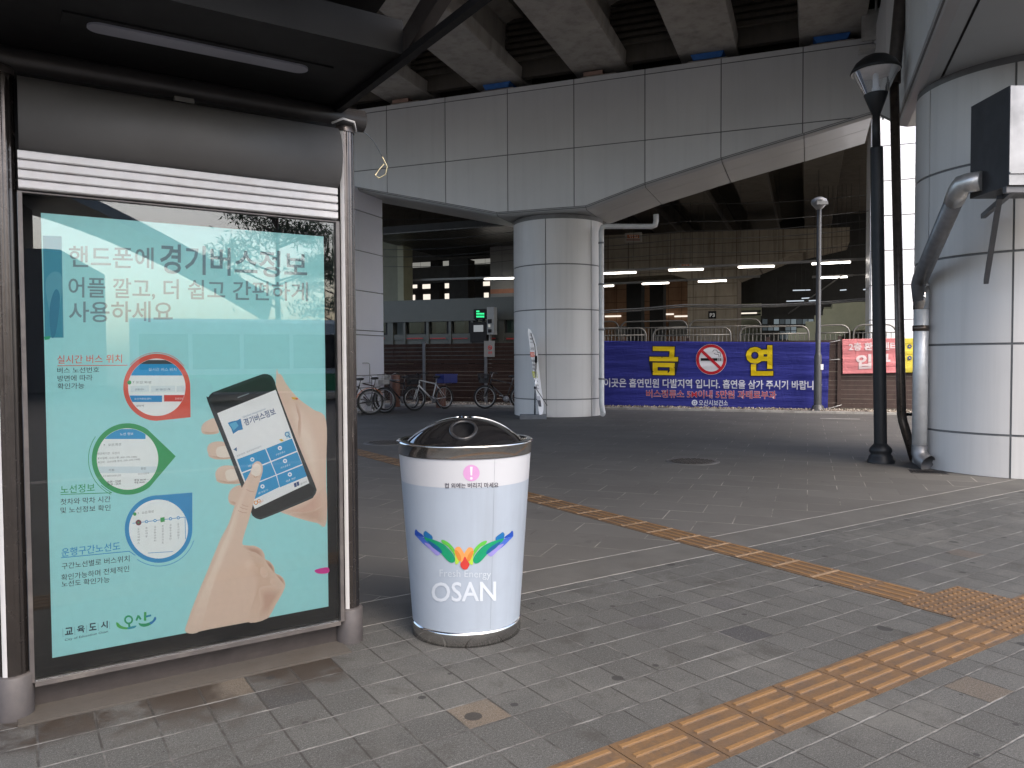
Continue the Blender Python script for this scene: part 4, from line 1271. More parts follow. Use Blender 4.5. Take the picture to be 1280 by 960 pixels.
# ------------------------------------------------------------------ litter bin
bq = gnd(581.5, 801); BX, BY = bq.x, 4.035
BX = (581.5 - 640) / FPX * BY - .003
R0, R1, ZB0, ZB1 = .283, .345, .075, .945
t = Thing('litter_bin', 'pale blue litter bin with a rainbow emblem and a shiny black domed lid', 'litter bin', (BX, BY, 0))
m_binblue = mat('pale_blue_print', (.28, .322, .378), .4, 0, .04, 3, 0, 60, .5, dirt=.12, dirtcol=(.12, .12, .11), streak=.14, rvar=.14)
m_binwhite = mat('white_print', (.40, .41, .435), .38, 0, .02, 3)


def rb(z): return R0 + (R1 - R0) * (z - ZB0) / (ZB1 - ZB0)


ZW = .805
mb = MB(); mb.lathe([(rb(ZB0), ZB0), (rb(ZW), ZW)], 96, (BX, BY)); t.part('body', mb, m_binblue)
mb = MB()
for k in range(2):
    a_ = radians(-62); mb.add([(BX + (rb(z) + .0008) * cos(a_ + d_), BY + (rb(z) + .0008) * sin(a_ + d_), z) for z, d_ in ((ZB0 + .01, 0), (ZB0 + .01, .006), (ZB1 - .005, .005), (ZB1 - .005, 0))], [(0, 1, 2, 3)]) if k == 0 else None
t.part('wrap_seam', mb, mat('wrap_seam_edge', (.18, .21, .23), .6))
mb = MB(); mb.lathe([(rb(ZW) + .0002, ZW), (rb(ZB1) + .0002, ZB1)], 96, (BX, BY)); t.part('notice_band', mb, m_binwhite)
mb = MB(); mb.lathe([(R0 - .01, 0), (R0 + .003, .003), (R0 + .005, .06), (R0 + .004, .073), (R0 - .01, .078)], 96, (BX, BY)); t.part('base_ring', mb, m_chrome)
mb = MB(); mb.lathe([(R1 - .01, .942), (R1 + .004, .943), (R1 + .006, .95), (R1 + .006, .992), (R1 + .012, .997), (R1 + .013, 1.006), (R1 + .004, 1.012), (R1 - .02, 1.01)], 96, (BX, BY)); t.part('rim', mb, m_chrome)
# lid dome with a round mouth: grid with a hole
mb = MB()
LR, LZ0, LH = .30, 1.005, .119
def dome(x, y):
    rr = sqrt(x * x + y * y)
    if rr > LR: return LZ0 - .0
    k = rr / LR
    return LZ0 + LH * (1 - k ** 2.1) ** .92
hd = Vector((.02, -1)).normalized()      # the mouth faces the path
hc = Vector((hd.x * .192, hd.y * .192)); HR = .074
rings = []
n = 72; NR = 22
for j in range(NR + 1):
    f_ = j / NR
    ring_ = []
    for i in range(n):
        a = 2 * pi * i / n
        e = Vector((cos(a), sin(a)))
        s0 = Vector((hc.x + e.x * .063, hc.y + e.y * HR))
        # outer point on the rim circle along the direction from the mouth centre
        b_ = hc.dot(e); cc = hc.dot(hc) - LR * LR; tt = -b_ + sqrt(b_ * b_ - cc)
        s1 = hc + e * tt
        p = s0.lerp(s1, f_)
        ring_.append((BX + p.x, BY + p.y, dome(p.x, p.y)))
    rings.append(ring_)
mb.add([p for r_ in rings for p in r_], [(j * n + i, j * n + (i + 1) % n, (j + 1) * n + (i + 1) % n, (j + 1) * n + i) for j in range(NR) for i in range(n)], 0, True)
m_lid = mat('glossy_black_lid', (.008, .008, .009), .07, 0, .1, 20, 0, 60, .6, coat=.6, rvar=.03)
lid = t.part('lid', mb, m_lid)
mb = MB()
mb.tube([(x, y, z + .001) for x, y, z in rings[0]], .0085, 8, 0, False, True)
m0 = rings[0]
mb.add([(x, y, z) for x, y, z in m0] + [(BX + (x - BX) * .8, BY + (y - BY) * .8 + .03, z - .12) for x, y, z in m0], [(i, (i + 1) % n, n + (i + 1) % n, n + i) for i in range(n)], 0, True)
t.part('mouth', mb, mat('matt_black_plastic', (.02, .02, .022), .35, 0, .1, 20), parent=lid)
mb = MB(); mb.lathe([(.001, 0), (.05, 0)], 20, (BX + hc.x * .8, BY + hc.y * .8 + .04), 0, True, z0=.93)
mb.lathe([(.022, .931), (.03, 1.0), (.001, 1.012)], 20, (BX + hc.x * .8 + .005, BY + hc.y * .8 + .05))
t.part('bin_contents', mb, mat('pale_cup_lid', (.6, .62, .66), .3), parent=lid)
mb = MB(); mb.lathe([(LR - .004, LZ0 - .002), (LR + .02, LZ0 + .003), (R1 - .012, LZ0 + .006)], 72, (BX, BY)); t.part('lid_flange', mb, m_lid, parent=lid)
mb = MB(); mb.lathe([(.02, LZ0 + LH - .004), (.018, LZ0 + LH + .006), (.001, LZ0 + LH + .007)], 16, (BX, BY)); t.part('lid_knob', mb, m_chrome, parent=lid)
# lid ribs: thin polished seams of the dome
for a in (20, 160):
    mb = MB(); e = Vector((cos(radians(a)), sin(radians(a)))); q = []
    for k in range(14):
        r_ = LR * (.12 + .88 * k / 13); q.append((BX + e.x * r_, BY + e.y * r_, dome(e.x * r_, e.y * r_) + .001))
    mb.tube(q, .004, 6); t.part('lid_seam', mb, m_chrome, parent=lid)


def on_bin(px, py, lift):
    r = ray(px, py); tt = (BY - .34) / r.y
    for _ in range(60):
        p = C0 + r * tt; d = Vector((p.x - BX, p.y - BY)).length - rb(min(ZB1, max(ZB0, p.z)))
        tt += d / r.length * .9
        if abs(d) < 1e-6: break
    p = C0 + r * tt; v = Vector((p.x - BX, p.y - BY)).normalized() * (rb(p.z) + .0012 + lift)
    return (BX + v.x, BY + v.y, p.z)


P = Print(on_bin, 5.0, .62)
P.disc((589.2, 591.2), 10.3, '#dba3d4')
P.poly([(587.6, 583.5), (590.6, 583.5), (590.0, 594.2), (588.2, 594.2)], '#f4eef6', .0008); P.disc((589.1, 597.8), 1.6, '#f4eef6', .0008)
P.text('컵 외에는 버리지 마세요', (556, 610.5), (623, 609.5), 6.6, '#4a4650', bold=.014)
P.done(t, 'notice')
def Z5(x, y): return (500 + x / 6.856, 640 + y / 6.857)
def mir(pts): return [(1100 - x, y) for x, y in pts]
for fl in (0, 1):
    def G(pts, col, lift, sm=3):
        if fl: pts = [(1098 - x * .998, y + 12 - (x - 130) * .02) for x, y in pts]
        P.poly([Z5(*p) for p in pts], col, lift, sm)
    G([(130, 162), (140, 148), (158, 168), (196, 196), (206, 214), (180, 210), (160, 204), (132, 200)], '#2150b4', .0004)
    G([(134, 198), (170, 208), (230, 230), (300, 285), (344, 340), (340, 364), (312, 370), (262, 322), (200, 270), (164, 232)], '#4a6cc9', .0004)
    G([(210, 262), (270, 282), (320, 308), (348, 348), (338, 366), (312, 370), (262, 322)], '#9a92d8', .0006)
    G([(204, 180), (220, 162), (244, 178), (276, 204), (280, 232), (250, 240), (214, 222)], '#1b6fae', .0008)
    G([(210, 214), (250, 226), (310, 244), (380, 280), (440, 340), (474, 400), (462, 430), (432, 432), (396, 404), (340, 340), (270, 280), (226, 244)], '#149a6c', .0010)
    G([(236, 240), (290, 268), (340, 306), (362, 340), (352, 352), (320, 330), (270, 290)], '#1a5f92', .0012)
    G([(356, 238), (400, 250), (446, 290), (470, 330), (472, 380), (456, 352), (412, 296), (368, 268)], '#62c04a', .0012)
    G([(466, 340), (480, 330), (510, 400), (506, 430), (490, 446), (474, 440), (474, 390)], '#b5d84a', .0012)
    G([(470, 318), (504, 296), (532, 322), (560, 376), (580, 420), (560, 470), (530, 440), (500, 390)], '#f0a35c', .0014)
    G([(468, 332), (490, 330), (518, 368), (524, 410), (506, 418), (484, 384)], '#d98a3c', .0016)
P.poly([Z5(*p) for p in ((556, 380), (580, 420), (596, 446), (578, 484), (556, 492), (534, 484), (516, 446), (536, 420))], '#d2433c', .0018, 3)
P.done(t, 'emblem')
P.text('Fresh Energy', Z5(341, 572), Z5(778, 582), 11.5, '#d3dce6', bold=-.006)
P.text('OSAN', Z5(272, 772), Z5(822, 762), 24.6, '#d8e0ea', bold=.012)
P.done(t, 'lettering')

# ------------------------------------------------------------------ feather sign at the middle pier
q = gnd(667, 523)
t = Thing('feather_sign', 'slim white leaf-shaped sign on a rod, seen nearly edge-on at the middle pier', 'feather sign', tuple(q))
mb = MB(); mb.prism_x([(q.y - .28, 0), (q.y + .28, 0), (q.y + .22, .09), (q.y - .22, .09)], q.x - .33, q.x + .3); t.part('base', mb, mat('dark_grey_plastic', (.12, .125, .13), .5))
a = at(668.5, 517, q.y); b = at(670, 450, q.y + .05); c = at(660, 412, q.y + .1)
mb = MB(); mb.tube([(a.x, a.y, .085), tuple(b)], .022, 10); t.part('pole', mb, m_steel)
mb = MB(); mb.tube([tuple(b), tuple(at(668.5, 432, q.y + .08)), tuple(at(664, 418, q.y + .1)), tuple(c)], .01, 8); t.part('rod', mb, m_black)
mb = MB(); mb.tube([tuple(b + Vector((0, 0, -.06))), tuple(b + Vector((0, 0, .1)))], .03, 10); t.part('upper_clamp', mb, m_black)
mb = MB(); mb.tube([tuple(at(669, 483, q.y)), tuple(at(669.3, 486, q.y))], .035, 10)
mb.tube([tuple(at(669, 484, q.y)), tuple(at(684, 507, q.y))], .008, 6); t.part('clamp', mb, m_black)
# the leaf: curved cloth, its own width runs away from the viewer
Lf = [(660, 411.5), (663.5, 413), (668, 423), (672.8, 443), (676.8, 468), (679.3, 494), (679.3, 513), (675.5, 520.5), (673.6, 514), (670.6, 492), (667, 468), (663.6, 444), (661, 424)]
def on_leaf(px, py, lift):
    f_ = (py - 412) / 108
    mid = 661.5 + 14.5 * f_ - 1.5 * sin(pi * f_)
    yy = q.y - .02 + (px - mid) * .055
    p = at(px, py, yy); return (p.x, p.y - lift, p.z)
P = Print(on_leaf, 3.0)
P.poly(Lf, '#e9ebee', 0.0, 3); P.poly(Lf, '#d8dade', -.008, 3)
P.done(t, 'cloth')
def leafx(y, s_):
    f_ = (y - 412) / 108
    m_ = 661.5 + 14.5 * f_ - 1.5 * sin(pi * f_) + 1.2; w_ = 3.6 * sin(pi * min(1, max(.12, f_ * .93 + .05))) ** .6
    return m_ + w_ * s_
def rowt(y0, y1, col, fill=None, txt=None):
    pts = [(leafx(y0, -.85), y0), (leafx(y0, .85), y0 + .4), (leafx(y1, .85), y1 + .4), (leafx(y1, -.85), y1)]
    if fill: P.poly(pts, fill, .003)
    if txt: P.text(txt, (leafx(y1, -.7), y1 - .4), (leafx(y1, .7), y1), (y1 - y0) * .8, col, .006, .02)
rowt(415, 421, '#3a3d44', txt='초대'); rowt(422, 425, '#3a3d44', txt='행복한'); rowt(427, 429, '#6a6d74', txt='전시안내')
rowt(433, 438, '#5a5d66', txt='오산시립'); rowt(440, 446, '#f3e3da', '#e0563f', '무료공연')
for y in (449, 454, 459): rowt(y, y + 4, '#6a6d78', txt='문화예술회관')
rowt(464, 472, '#eef0dd', '#a9ae3f', '오시는 길')
for y in (475, 480, 484): rowt(y, y + 3, '#7a7d86', txt='행사문의')
rowt(495, 501, '#555', '#b9bcc4'); rowt(500, 508, '#555', '#4a4d55')
P.done(t, 'printed_text')

# ------------------------------------------------------------------ fences and banners
DF = 21.78
m_rail = mat('stainless_rail', (.15, .145, .135), .4, .4, .08, 12)


def slat_fence(x0, x1, posts, label, m_s, gapfrom, th=TH_B):
    t = Thing('slat_fence', label, 'fence', ((x0 + x1) / 2, DF, 0), th)
    mb = MB(); z = .10; i = 0
    r_ = random.Random(int(x0 * 10))
    edges_ = sorted([x0] + posts + [x1])
    while z < 1.86:
        gp = .006 if z < gapfrom else .015
        for a, b in zip(edges_[:-1], edges_[1:]):
            if b - a < .1: continue
            dz = r_.uniform(-.003, .003)
            mb.box(a + .045, b - .045, DF - .014 + r_.uniform(-.004, .004), DF + .014, z + dz, z + .112 + dz)
        z += .112 + gp
    t.part('slat_panel', mb, m_s)
    for x in posts:
        mb = MB(); mb.box(x - .044, x + .044, DF - .06, DF + .05, 0, 1.95); mb.box(x - .05, x + .05, DF - .066, DF + .056, 1.951, 1.97); t.part('post', mb, m_post if x0 < -9 else m_wood)
    mb = MB(); mb.box(x0, x1, DF - .05, DF + .05, .0, .095); t.part('base_rail', mb, m_conc_dk)
    return t


xl = [S(px, 470, DF).x for px in (475.5, 531, 608, 676)]
slat_fence(-22, xl[3], [xl[0] - 4.2, xl[0] - 2.1, xl[0], xl[1], xl[2], xl[3]], 'dark brown slat fence with open upper gaps behind the bicycles', m_wood_dk, 1.15)
xr = [S(px, 470, DF).x for px in (735, 860, 960, 1049, 1150)]
slat_fence(xl[3] + .06, 9, xr + [xr[4] + 2.2, xr[4] + 4.4], 'brown board fence carrying the blue, red and yellow banners', m_wood, 1.9)
t0 = S(614, 437, DF - .05)
t = Thing('no_smoking_plate', 'small white no smoking plate on the dark fence near the middle pier', 'sign', tuple(t0), TH_B)
mb = MB(); a, b = S(609, 426, DF - .08), S(619, 446, DF - .08); mb.box(b.x - .37, b.x - .02, DF - .08, DF - .072, b.z, a.z); t.part('plate', mb, ink('#8a8783'))
P = Print(lambda px, py, l: (lambda p: (p.x - .01, p.y - l, p.z))(S(px, py, DF - .08)))
P.ring((612.9, 434.5), 1.9, 2.7, '#c9302c', .003); P.line([(611, 432.6), (614.8, 436.4)], .7, '#c9302c', .003); P.line([(611.3, 434.6), (614.6, 434.6)], .7, '#333333', .002)
P.text('금연', (610.6, 442.5), (615.4, 442.5), 3.4, '#c9302c', .003, .02)
P.done(t, 'printing')


def banner_fn(d, amp, seed=0.0):
    def fn(px, py, lift):
        p = S(px, py, d)
        wv = amp * (sin(p.z * 17 + p.x * .9 + seed) + .7 * sin(p.z * 31 - p.x * 1.7 + 2 * seed) + .5 * sin(p.x * 3.1 + p.z * 4))
        return (p.x, p.y + wv - lift, p.z)
    return fn


def banner(name, label, corners, d, col, amp, group=None):
    """corners TL, TR, BR, BL in the photo; a thin cloth with folds and a hem"""
    base = S(*corners[3], d)
    t = Thing(name, label, 'banner', tuple(base), TH_B)
    fn = banner_fn(d, amp, base.x)
    mb = MB(); nx_, ny_ = 60, 34; vs = []
    for lift in (0, -.004):
        for j in range(ny_ + 1):
            for i in range(nx_ + 1):
                u_, v_ = i / nx_, j / ny_
                px = (corners[0][0] * (1 - u_) + corners[1][0] * u_) * (1 - v_) + (corners[3][0] * (1 - u_) + corners[2][0] * u_) * v_
                py = (corners[0][1] * (1 - u_) + corners[1][1] * u_) * (1 - v_) + (corners[3][1] * (1 - u_) + corners[2][1] * u_) * v_
                vs.append(fn(px, py, lift))
    k = (nx_ + 1) * (ny_ + 1); fs = []
    for j in range(ny_):
        for i in range(nx_):
            a = j * (nx_ + 1) + i
            fs.append((a, a + 1, a + nx_ + 2, a + nx_ + 1)); fs.append((k + a + nx_ + 1, k + a + nx_ + 2, k + a + 1, k + a))
    for i in range(nx_): fs.append((i, k + i, k + i + 1, i + 1)); e = ny_ * (nx_ + 1) + i; fs.append((e, e + 1, k + e + 1, k + e))
    mb.add(vs, fs, 0, True); t.part('cloth', mb, col)
    return t, Print(fn, 6.0, .72)


def cloth_mat(name, col):
    t = NT(name)
    f1 = t.noise(1, 4, .6, t.scaled((.9, 1, 9))); f2 = t.noise(1, 3, .5, t.scaled((5, 1, 2)), 1.5)
    c = t.mix(t.ramp(t.noise(1.2, 4), [(.3, 0.0), (.7, 1.0)]), mul(col, .9), mul(col, 1.12))
    h = t.math('ADD', f1, t.math('MULTIPLY', f2, .35))
    return t.bsdf(c, .6, 0, .3, 0, h, .8, .05)


m_bblue = cloth_mat('blue_banner_cloth', (.022, .026, .20)) or mat('blue_banner_cloth', (.022, .026, .20), .55, 0, .08, 2.2, .1, 40, .35)
DB = DF - .14
t, P = banner('banner', 'wide blue banner with yellow letters and a no smoking sign on the fence', [(738, 426), (1037, 428), (1034.5, 512), (738, 507.5)], DB, m_bblue, .0075)
# big yellow letters with a dark edge
Y, YK = '#f0cf00', '#16162a'
for bold, col, l in ((.064, YK, .010), (.036, Y, .014)):
    g_ = 1.0 if col == YK else 0
    P.text('금', (812 - g_, 468.5 + g_), (847.5 + g_, 469 + g_), 35.5 + 2 * g_, col, l, bold)
    P.done(t, 'yellow_letter' if col == Y else 'letter_outline')
    P.text('연', (932.5 - g_, 469.5 + g_), (966.5 + g_, 469.5 + g_), 38 + 2 * g_, col, l, bold)
    P.done(t, 'yellow_letter' if col == Y else 'letter_outline')
c = (889, 449.3)
P.disc(c, 19.2, '#f1eef2', .009); P.ring(c, 15.2, 18.8, '#d01c2c', .013)
P.poly([(876, 447.7), (897, 447.7), (897, 451), (876, 451)], '#17171c', .011)
P.poly([(898.2, 447.7), (899.2, 447.7), (899.2, 451), (898.2, 451)], '#17171c', .011); P.poly([(900.4, 447.7), (901.4, 447.7), (901.4, 451), (900.4, 451)], '#17171c', .011)
P.line([(901, 446), (900.5, 441), (897, 440.5), (896, 437.5), (892, 437.5), (891, 440)], .7, '#55555d', .011)
P.line([(899, 446.5), (898.4, 443), (894.5, 442.8), (892.5, 441.5)], .7, '#55555d', .011)
P.line([(877.3, 438.5), (900.7, 460.5)], 3.6, '#d01c2c', .015)
P.done(t, 'no_smoking_symbol')
P.text('이곳은 흡연민원 다발지역 입니다. 흡연을 삼가 주시기 바랍니다', (755, 483.8), (1027.5, 487.4), 11.4, '#e6e6f2', .010, .02)
P.text('오산시보건소', (873.5, 507), (910, 507.4), 7.2, '#dfe2f2', .010, .014)
P.ring((868.3, 503.3), 2.1, 3.6, '#dfe2f2', .010); P.line([(866.8, 503.3), (869.8, 503.3)], 1.1, '#dfe2f2', .011); P.line([(868.3, 501.8), (868.3, 504.8)], 1.1, '#dfe2f2', .011)
P.done(t, 'white_lettering')
for bold, col, l in ((.030, '#e8dde6', .010), (.004, '#c2283e', .014)):
    g_ = .35 if l == .010 else 0
    P.text('버스정류소 5M이내 5만원 과태료부과', (808 - g_, 496.8 + g_), (970 + g_, 498.5 + g_), 9.6 + 2 * g_, col, l, bold)
P.done(t, 'red_lettering')
mb = MB()
a, b = S(1037, 428, DB), S(1050, 425, DF - .06); mb.tube([tuple(a), tuple(b)], .006, 5)
a, b = S(1034.5, 511, DB), S(1052, 506, DF - .06); mb.tube([tuple(a), tuple(b)], .006, 5)
a, b = S(1036, 450, DB), S(1050, 449, DF - .06); mb.tube([tuple(a), tuple(b)], .005, 5)
t.part('tie_cord', mb, mat('white_cord', (.6, .6, .6), .6))
m_bred = cloth_mat('pink_red_banner_cloth', (.58, .20, .21)) or mat('pink_red_banner_cloth', (.48, .10, .115), .55, 0, .06, 2.5, .1, 40, .35)
t, P = banner('banner', 'faded red banner with white entrance lettering behind the black lamp post', [(1053, 424), (1126, 422.5), (1124, 466), (1053.5, 467.5)], DB + .05, m_bred, .005)
P.text('2층 환승센터', (1061, 438.5), (1121.5, 437.5), 10, '#f2dfe0', .010, .03)
P.text('입구', (1070, 462), (1113, 459.5), 18.5, '#f2dfe0', .010, .04)
P.done(t, 'white_lettering')
m_byel = cloth_mat('yellow_banner_cloth', (.58, .48, .06)) or mat('yellow_banner_cloth', (.58, .48, .06), .55, 0, .06, 2.5, .1, 40, .35)
t, P = banner('banner', 'yellow banner end with blue dots showing behind the brown and zinc pipes', [(1127.5, 423), (1172, 422), (1171, 465), (1127, 466)], DB + .04, m_byel, .005)
for x, y in ((1137, 433), (1137, 447.5), (1150, 433), (1150, 447.5)):
    P.disc((x, y), 2.6, '#35438f', .010); P.disc((x, y), 1.1, '#d8d24a', .012)
P.done(t, 'blue_dots')

# ------------------------------------------------------------------ bicycles
m_tyre = mat('black_tyre', (.009, .009, .009), .75, 0, .2, 30)
m_rim = mat('alloy_rim', (.26, .26, .26), .3, .8, .1, 30)
m_saddle = mat('black_saddle', (.015, .014, .014), .5, 0, .2, 30)


def bicycle(label, pos, heading, m_frame, basket=None, guard=None, rack=False, R_=.325, lean=0.05, steer=0.0, m_handle=None):
    """local x forward; built upright then leaned on its stand"""
    t = Thing('bicycle', label, 'bicycle', tuple(pos), heading, 'bicycles parked along the fence', True)
    t.o.rotation_euler = (lean, 0, heading)
    wb = 1.06; rw, fw = (-.44, 0, R_), (.62, 0, R_)
    bb = (0, 0, .28); st = (-.17, 0, .78); hd = (.44, 0, .84); hb = (.47, 0, .70)
    mh = m_handle or m_rim
    mb = MB()
    for a, b, r in ((bb, st, .016), (bb, hb, .021), ((-.15, 0, .72), hd, .017), (hd, hb, .02)): mb.tube([a, b], r, 8)
    for s in (-1, 1):
        mb.tube([bb, (rw[0], s * .06, R_)], .011, 6); mb.tube([(-.15, 0, .72), (rw[0], s * .06, R_)], .009, 6)
    t.part('frame', mb, m_frame)
    mb = MB(); cs, sn = cos(steer), sin(steer)
    def ST(p): return (hb[0] + (p[0] - hb[0]) * cs - p[1] * sn, (p[0] - hb[0]) * sn + p[1] * cs, p[2])
    for s in (-1, 1): mb.tube([ST((hb[0] + .01, s * .02, .69)), ST((hb[0] + .03, s * .05, .63)), ST((fw[0], s * .055, R_))], .012, 6)
    t.part('fork', mb, m_frame)
    mb = MB(); mb.tube([ST((hd[0], 0, .84)), ST((hd[0] - .03, 0, .98))], .014, 8)
    mb.tube([ST((.34, -.29, 1.02)), ST((.42, -.22, 1.03)), ST((.44, -.08, .985)), ST((.44, .08, .985)), ST((.42, .22, 1.03)), ST((.34, .29, 1.02))], .012, 8)
    h_ = t.part('handlebar', mb, mh)
    mb = MB()
    for s in (-1, 1): mb.tube([ST((.33, s * .295, 1.018)), ST((.40, s * .235, 1.032))], .018, 8)
    t.part('grip', mb, m_saddle, parent=h_)
    mb = MB(); mb.tube([st, (-.2, 0, .90)], .013, 8); t.part('seat_post', mb, m_rim)
    mb = MB()
    mb.lathe([(.001, .045), (.05, .04), (.085, .02), (.09, 0), (.06, -.02), (.001, -.02)], 16, (0, 0))
    mb.mapped(lambda p: Vector((-.2 + p.x * (1.6 if p.x > 0 else 1.0), p.y * (1 - .55 * max(0, min(1, p.x / .08))), .915 + p.z + .1 * max(0, -p.x))))
    t.part('saddle', mb, m_saddle)
    mb = MB(); mb.lathe([(.001, -.006), (.085, -.006), (.09, 0), (.085, .006), (.001, .006)], 20); mb.mapped(lambda p: Vector((bb[0] + p.x, .05 + p.z, bb[2] + p.y)))
    for s, a in ((1, .6), (-1, .6 + pi)):
        q_ = (bb[0] + .165 * cos(a), s * .075, bb[2] + .165 * sin(a)); mb.tube([(bb[0], s * .065, bb[2]), q_], .011, 6); mb.box(q_[0] - .045, q_[0] + .045, q_[1] + s * .05 - .035, q_[1] + s * .05 + .035, q_[2] - .011, q_[2] + .011)
    t.part('crank', mb, m_galv_d)
    for c, fr in ((rw, 0), (fw, 1)):
        f_ = ST if fr else (lambda p: p)
        ring_ = lambda r, n=28: [f_((c[0] + r * cos(2 * pi * k / n), 0, c[2] + r * sin(2 * pi * k / n))) for k in range(n)]
        mb = MB(); mb.tube(ring_(R_ - .024), .026, 8, closed=True); wh = t.part('wheel', mb, m_tyre)
        mb = MB(); mb.tube(ring_(R_ - .056), .013, 6, closed=True)
        for k in range(18):
            a = 2 * pi * k / 18; s = .022 if k % 2 else -.022
            mb.tube([f_((c[0], s, c[2])), f_((c[0] + (R_ - .05) * cos(a), 0, c[2] + (R_ - .05) * sin(a)))], .0016, 4, cap=False)
        mb.tube([f_((c[0], -.05, c[2])), f_((c[0], .05, c[2]))], .02, 8)
        t.part('rim', mb, m_rim, parent=wh)
    if basket:
        mb = MB(); bx0, bx1, bz0, bz1 = .52, .80, .74, .99
        P0 = [(bx0 + .03, -.12), (bx1 - .04, -.12), (bx1 - .04, .12), (bx0 + .03, .12)]; P1 = [(bx0, -.165), (bx1, -.165), (bx1, .165), (bx0, .165)]
        for k in range(7):
            f_ = k / 6
            loop = [ST((a[0] * (1 - f_) + b[0] * f_, a[1] * (1 - f_) + b[1] * f_, bz0 + (bz1 - bz0) * f_)) for a, b in zip(P0, P1)]
            mb.tube(loop, .0075 if k == 6 else .005, 5, closed=True)
        for e in range(4):
            for k in range(7):
                g_ = k / 7; a0 = Vector(P0[e]).lerp(Vector(P0[(e + 1) % 4]), g_); a1 = Vector(P1[e]).lerp(Vector(P1[(e + 1) % 4]), g_)
                mb.tube([ST((a0.x, a0.y, bz0)), ST((a1.x, a1.y, bz1))], .0045, 4, cap=False)
        mb.add([ST((x, y, bz0)) for x, y in P0] , [(0, 1, 2, 3)])
        for (a, b) in zip(P0, P0[1:] + P0[:1]):
            ia = [ST((a[0], a[1], bz0)), ST((b[0], b[1], bz0)), ST((b[0] * .9 + .066, b[1] * 1.1, bz0 + .12)), ST((a[0] * .9 + .066, a[1] * 1.1, bz0 + .12))]
            mb.add(ia, [(0, 1, 2, 3)])
        t.part('basket', mb, basket)
    if guard:
        for c, fr in ((rw, 0), (fw, 1)):
            f_ = ST if fr else (lambda p: p)
            mb = MB(); vs = []
            for k in range(13):
                a = radians((20 if fr else 10) + 140 * k / 12)
                for s in (-.042, .042): vs.append(f_((c[0] + (R_ + .022) * cos(a), s, c[2] + (R_ + .022) * sin(a))))
                for s in (-.042, .042): vs.append(f_((c[0] + (R_ + .034) * cos(a), s * .95, c[2] + (R_ + .028) * sin(a))))
            fs = []
            for k in range(12):
                o = k * 4; fs += [(o, o + 1, o + 5, o + 4), (o + 2, o + 3, o + 7, o + 6), (o, o + 2, o + 6, o + 4), (o + 1, o + 3, o + 7, o + 5)]
            mb.add(vs, fs, 0, True); t.part('mudguard', mb, guard)
    if rack:
        mb = MB()
        for s in (-.06, .06): mb.tube([(-.18, s, .70), (-.70, s, .715)], .007, 6); mb.tube([(rw[0], s, R_), (-.5, s, .71)], .006, 6)
        for x in (-.3, -.45, -.6): mb.tube([(x, -.06, .708), (x, .06, .708)], .006, 6)
        t.part('rack', mb, m_galv_d)
    mb = MB(); mb.tube([(-.1, .03, .26), (-.2, .17, .01)], .009, 6); t.part('kickstand', mb, m_rim)
    return t


def gp(px, py): return gnd(px, py)


m_wf = mat('white_bicycle_paint', (.55, .55, .55), .3, .1, .04, 20)
m_bf = mat('black_bicycle_paint', (.02, .02, .022), .3, .1, .1, 20)
m_of = mat('orange_mudguard', (.6, .17, .02), .35, 0, .05, 20)
m_rf = mat('dark_red_bicycle_paint', (.03, .012, .01), .35, .1, .1, 20)


def bike_at(rear, front, **k):
    """place by the ground points of both wheels"""
    a, b = gp(*rear), gp(*front); d = (b - a); d.z = 0; hd = atan2(d.y, d.x)
    mid = a + d.normalized() * .44 * (d.length / 1.06) ** .0
    return mid, hd


def rear_at(px, py, hd):
    q_ = gnd(px, py); return q_ + Vector((cos(hd), sin(hd), 0)) * .44


hw = radians(226)
pw = rear_at(556, 511, hw)
bicycle('white framed bicycle with a dark basket, standing crosswise before the fence', pw, hw, m_wf, mat('black_basket_wire', (.02, .02, .022), .5), None, True, .335, .06, radians(-14), m_bf)
hh = radians(236)
bicycle('black bicycle with a silver front basket between orange and white bicycles', rear_at(515, 511, hh), hh, m_bf, mat('silver_basket_wire', (.5, .5, .49), .4, .3), None, False, .33, .05, radians(-8))
hh = radians(163)
bicycle('dark bicycle with pale rims and a black saddle at the foot of the lilac pier', rear_at(481, 516.5, hh), hh, m_rf, None, None, False, .345, -.05, radians(-8))
hh = radians(196)
bicycle('dark bicycle with bright orange mudguards, half hidden behind the shelter post', rear_at(463, 518.5, hh), hh, m_bf, None, m_of, True, .335, -.05, radians(10))
hh = radians(172)
bicycle('black bicycle with a black basket, partly behind the middle pier', rear_at(652, 511, hh), hh, m_bf, mat('black_basket_wire', (.02, .02, .022), .5), None, False, .335, .05, radians(-4))
# crate on the rack of the white bicycle
q = pw + Vector((cos(hw) * -.52, sin(hw) * -.52, .735))
t = Thing('crate', 'dark blue plastic crate on the rear rack of the white bicycle', 'crate', tuple(q), hw, None, True)
m_crate = mat('blue_crate_plastic', (.012, .02, .13), .45, 0, .1, 15)
mb = MB()
mb.box(-.24, .24, -.17, .17, 0, .012)
for (x0, x1, y0, y1) in ((-.25, .25, -.18, -.165), (-.25, .25, .165, .18), (-.25, -.235, -.1648, .1648), (.235, .25, -.1648, .1648)):
    mb.box(x0, x1, y0, y1, .0122, .25)
mb.box(-.262, .262, -.192, -.1802, .22, .26); mb.box(-.262, .262, .1802, .192, .22, .26); mb.box(-.262, -.2502, -.18, .18, .22, .26); mb.box(.2502, .262, -.18, .18, .22, .26)
t.part('shell', mb, m_crate)
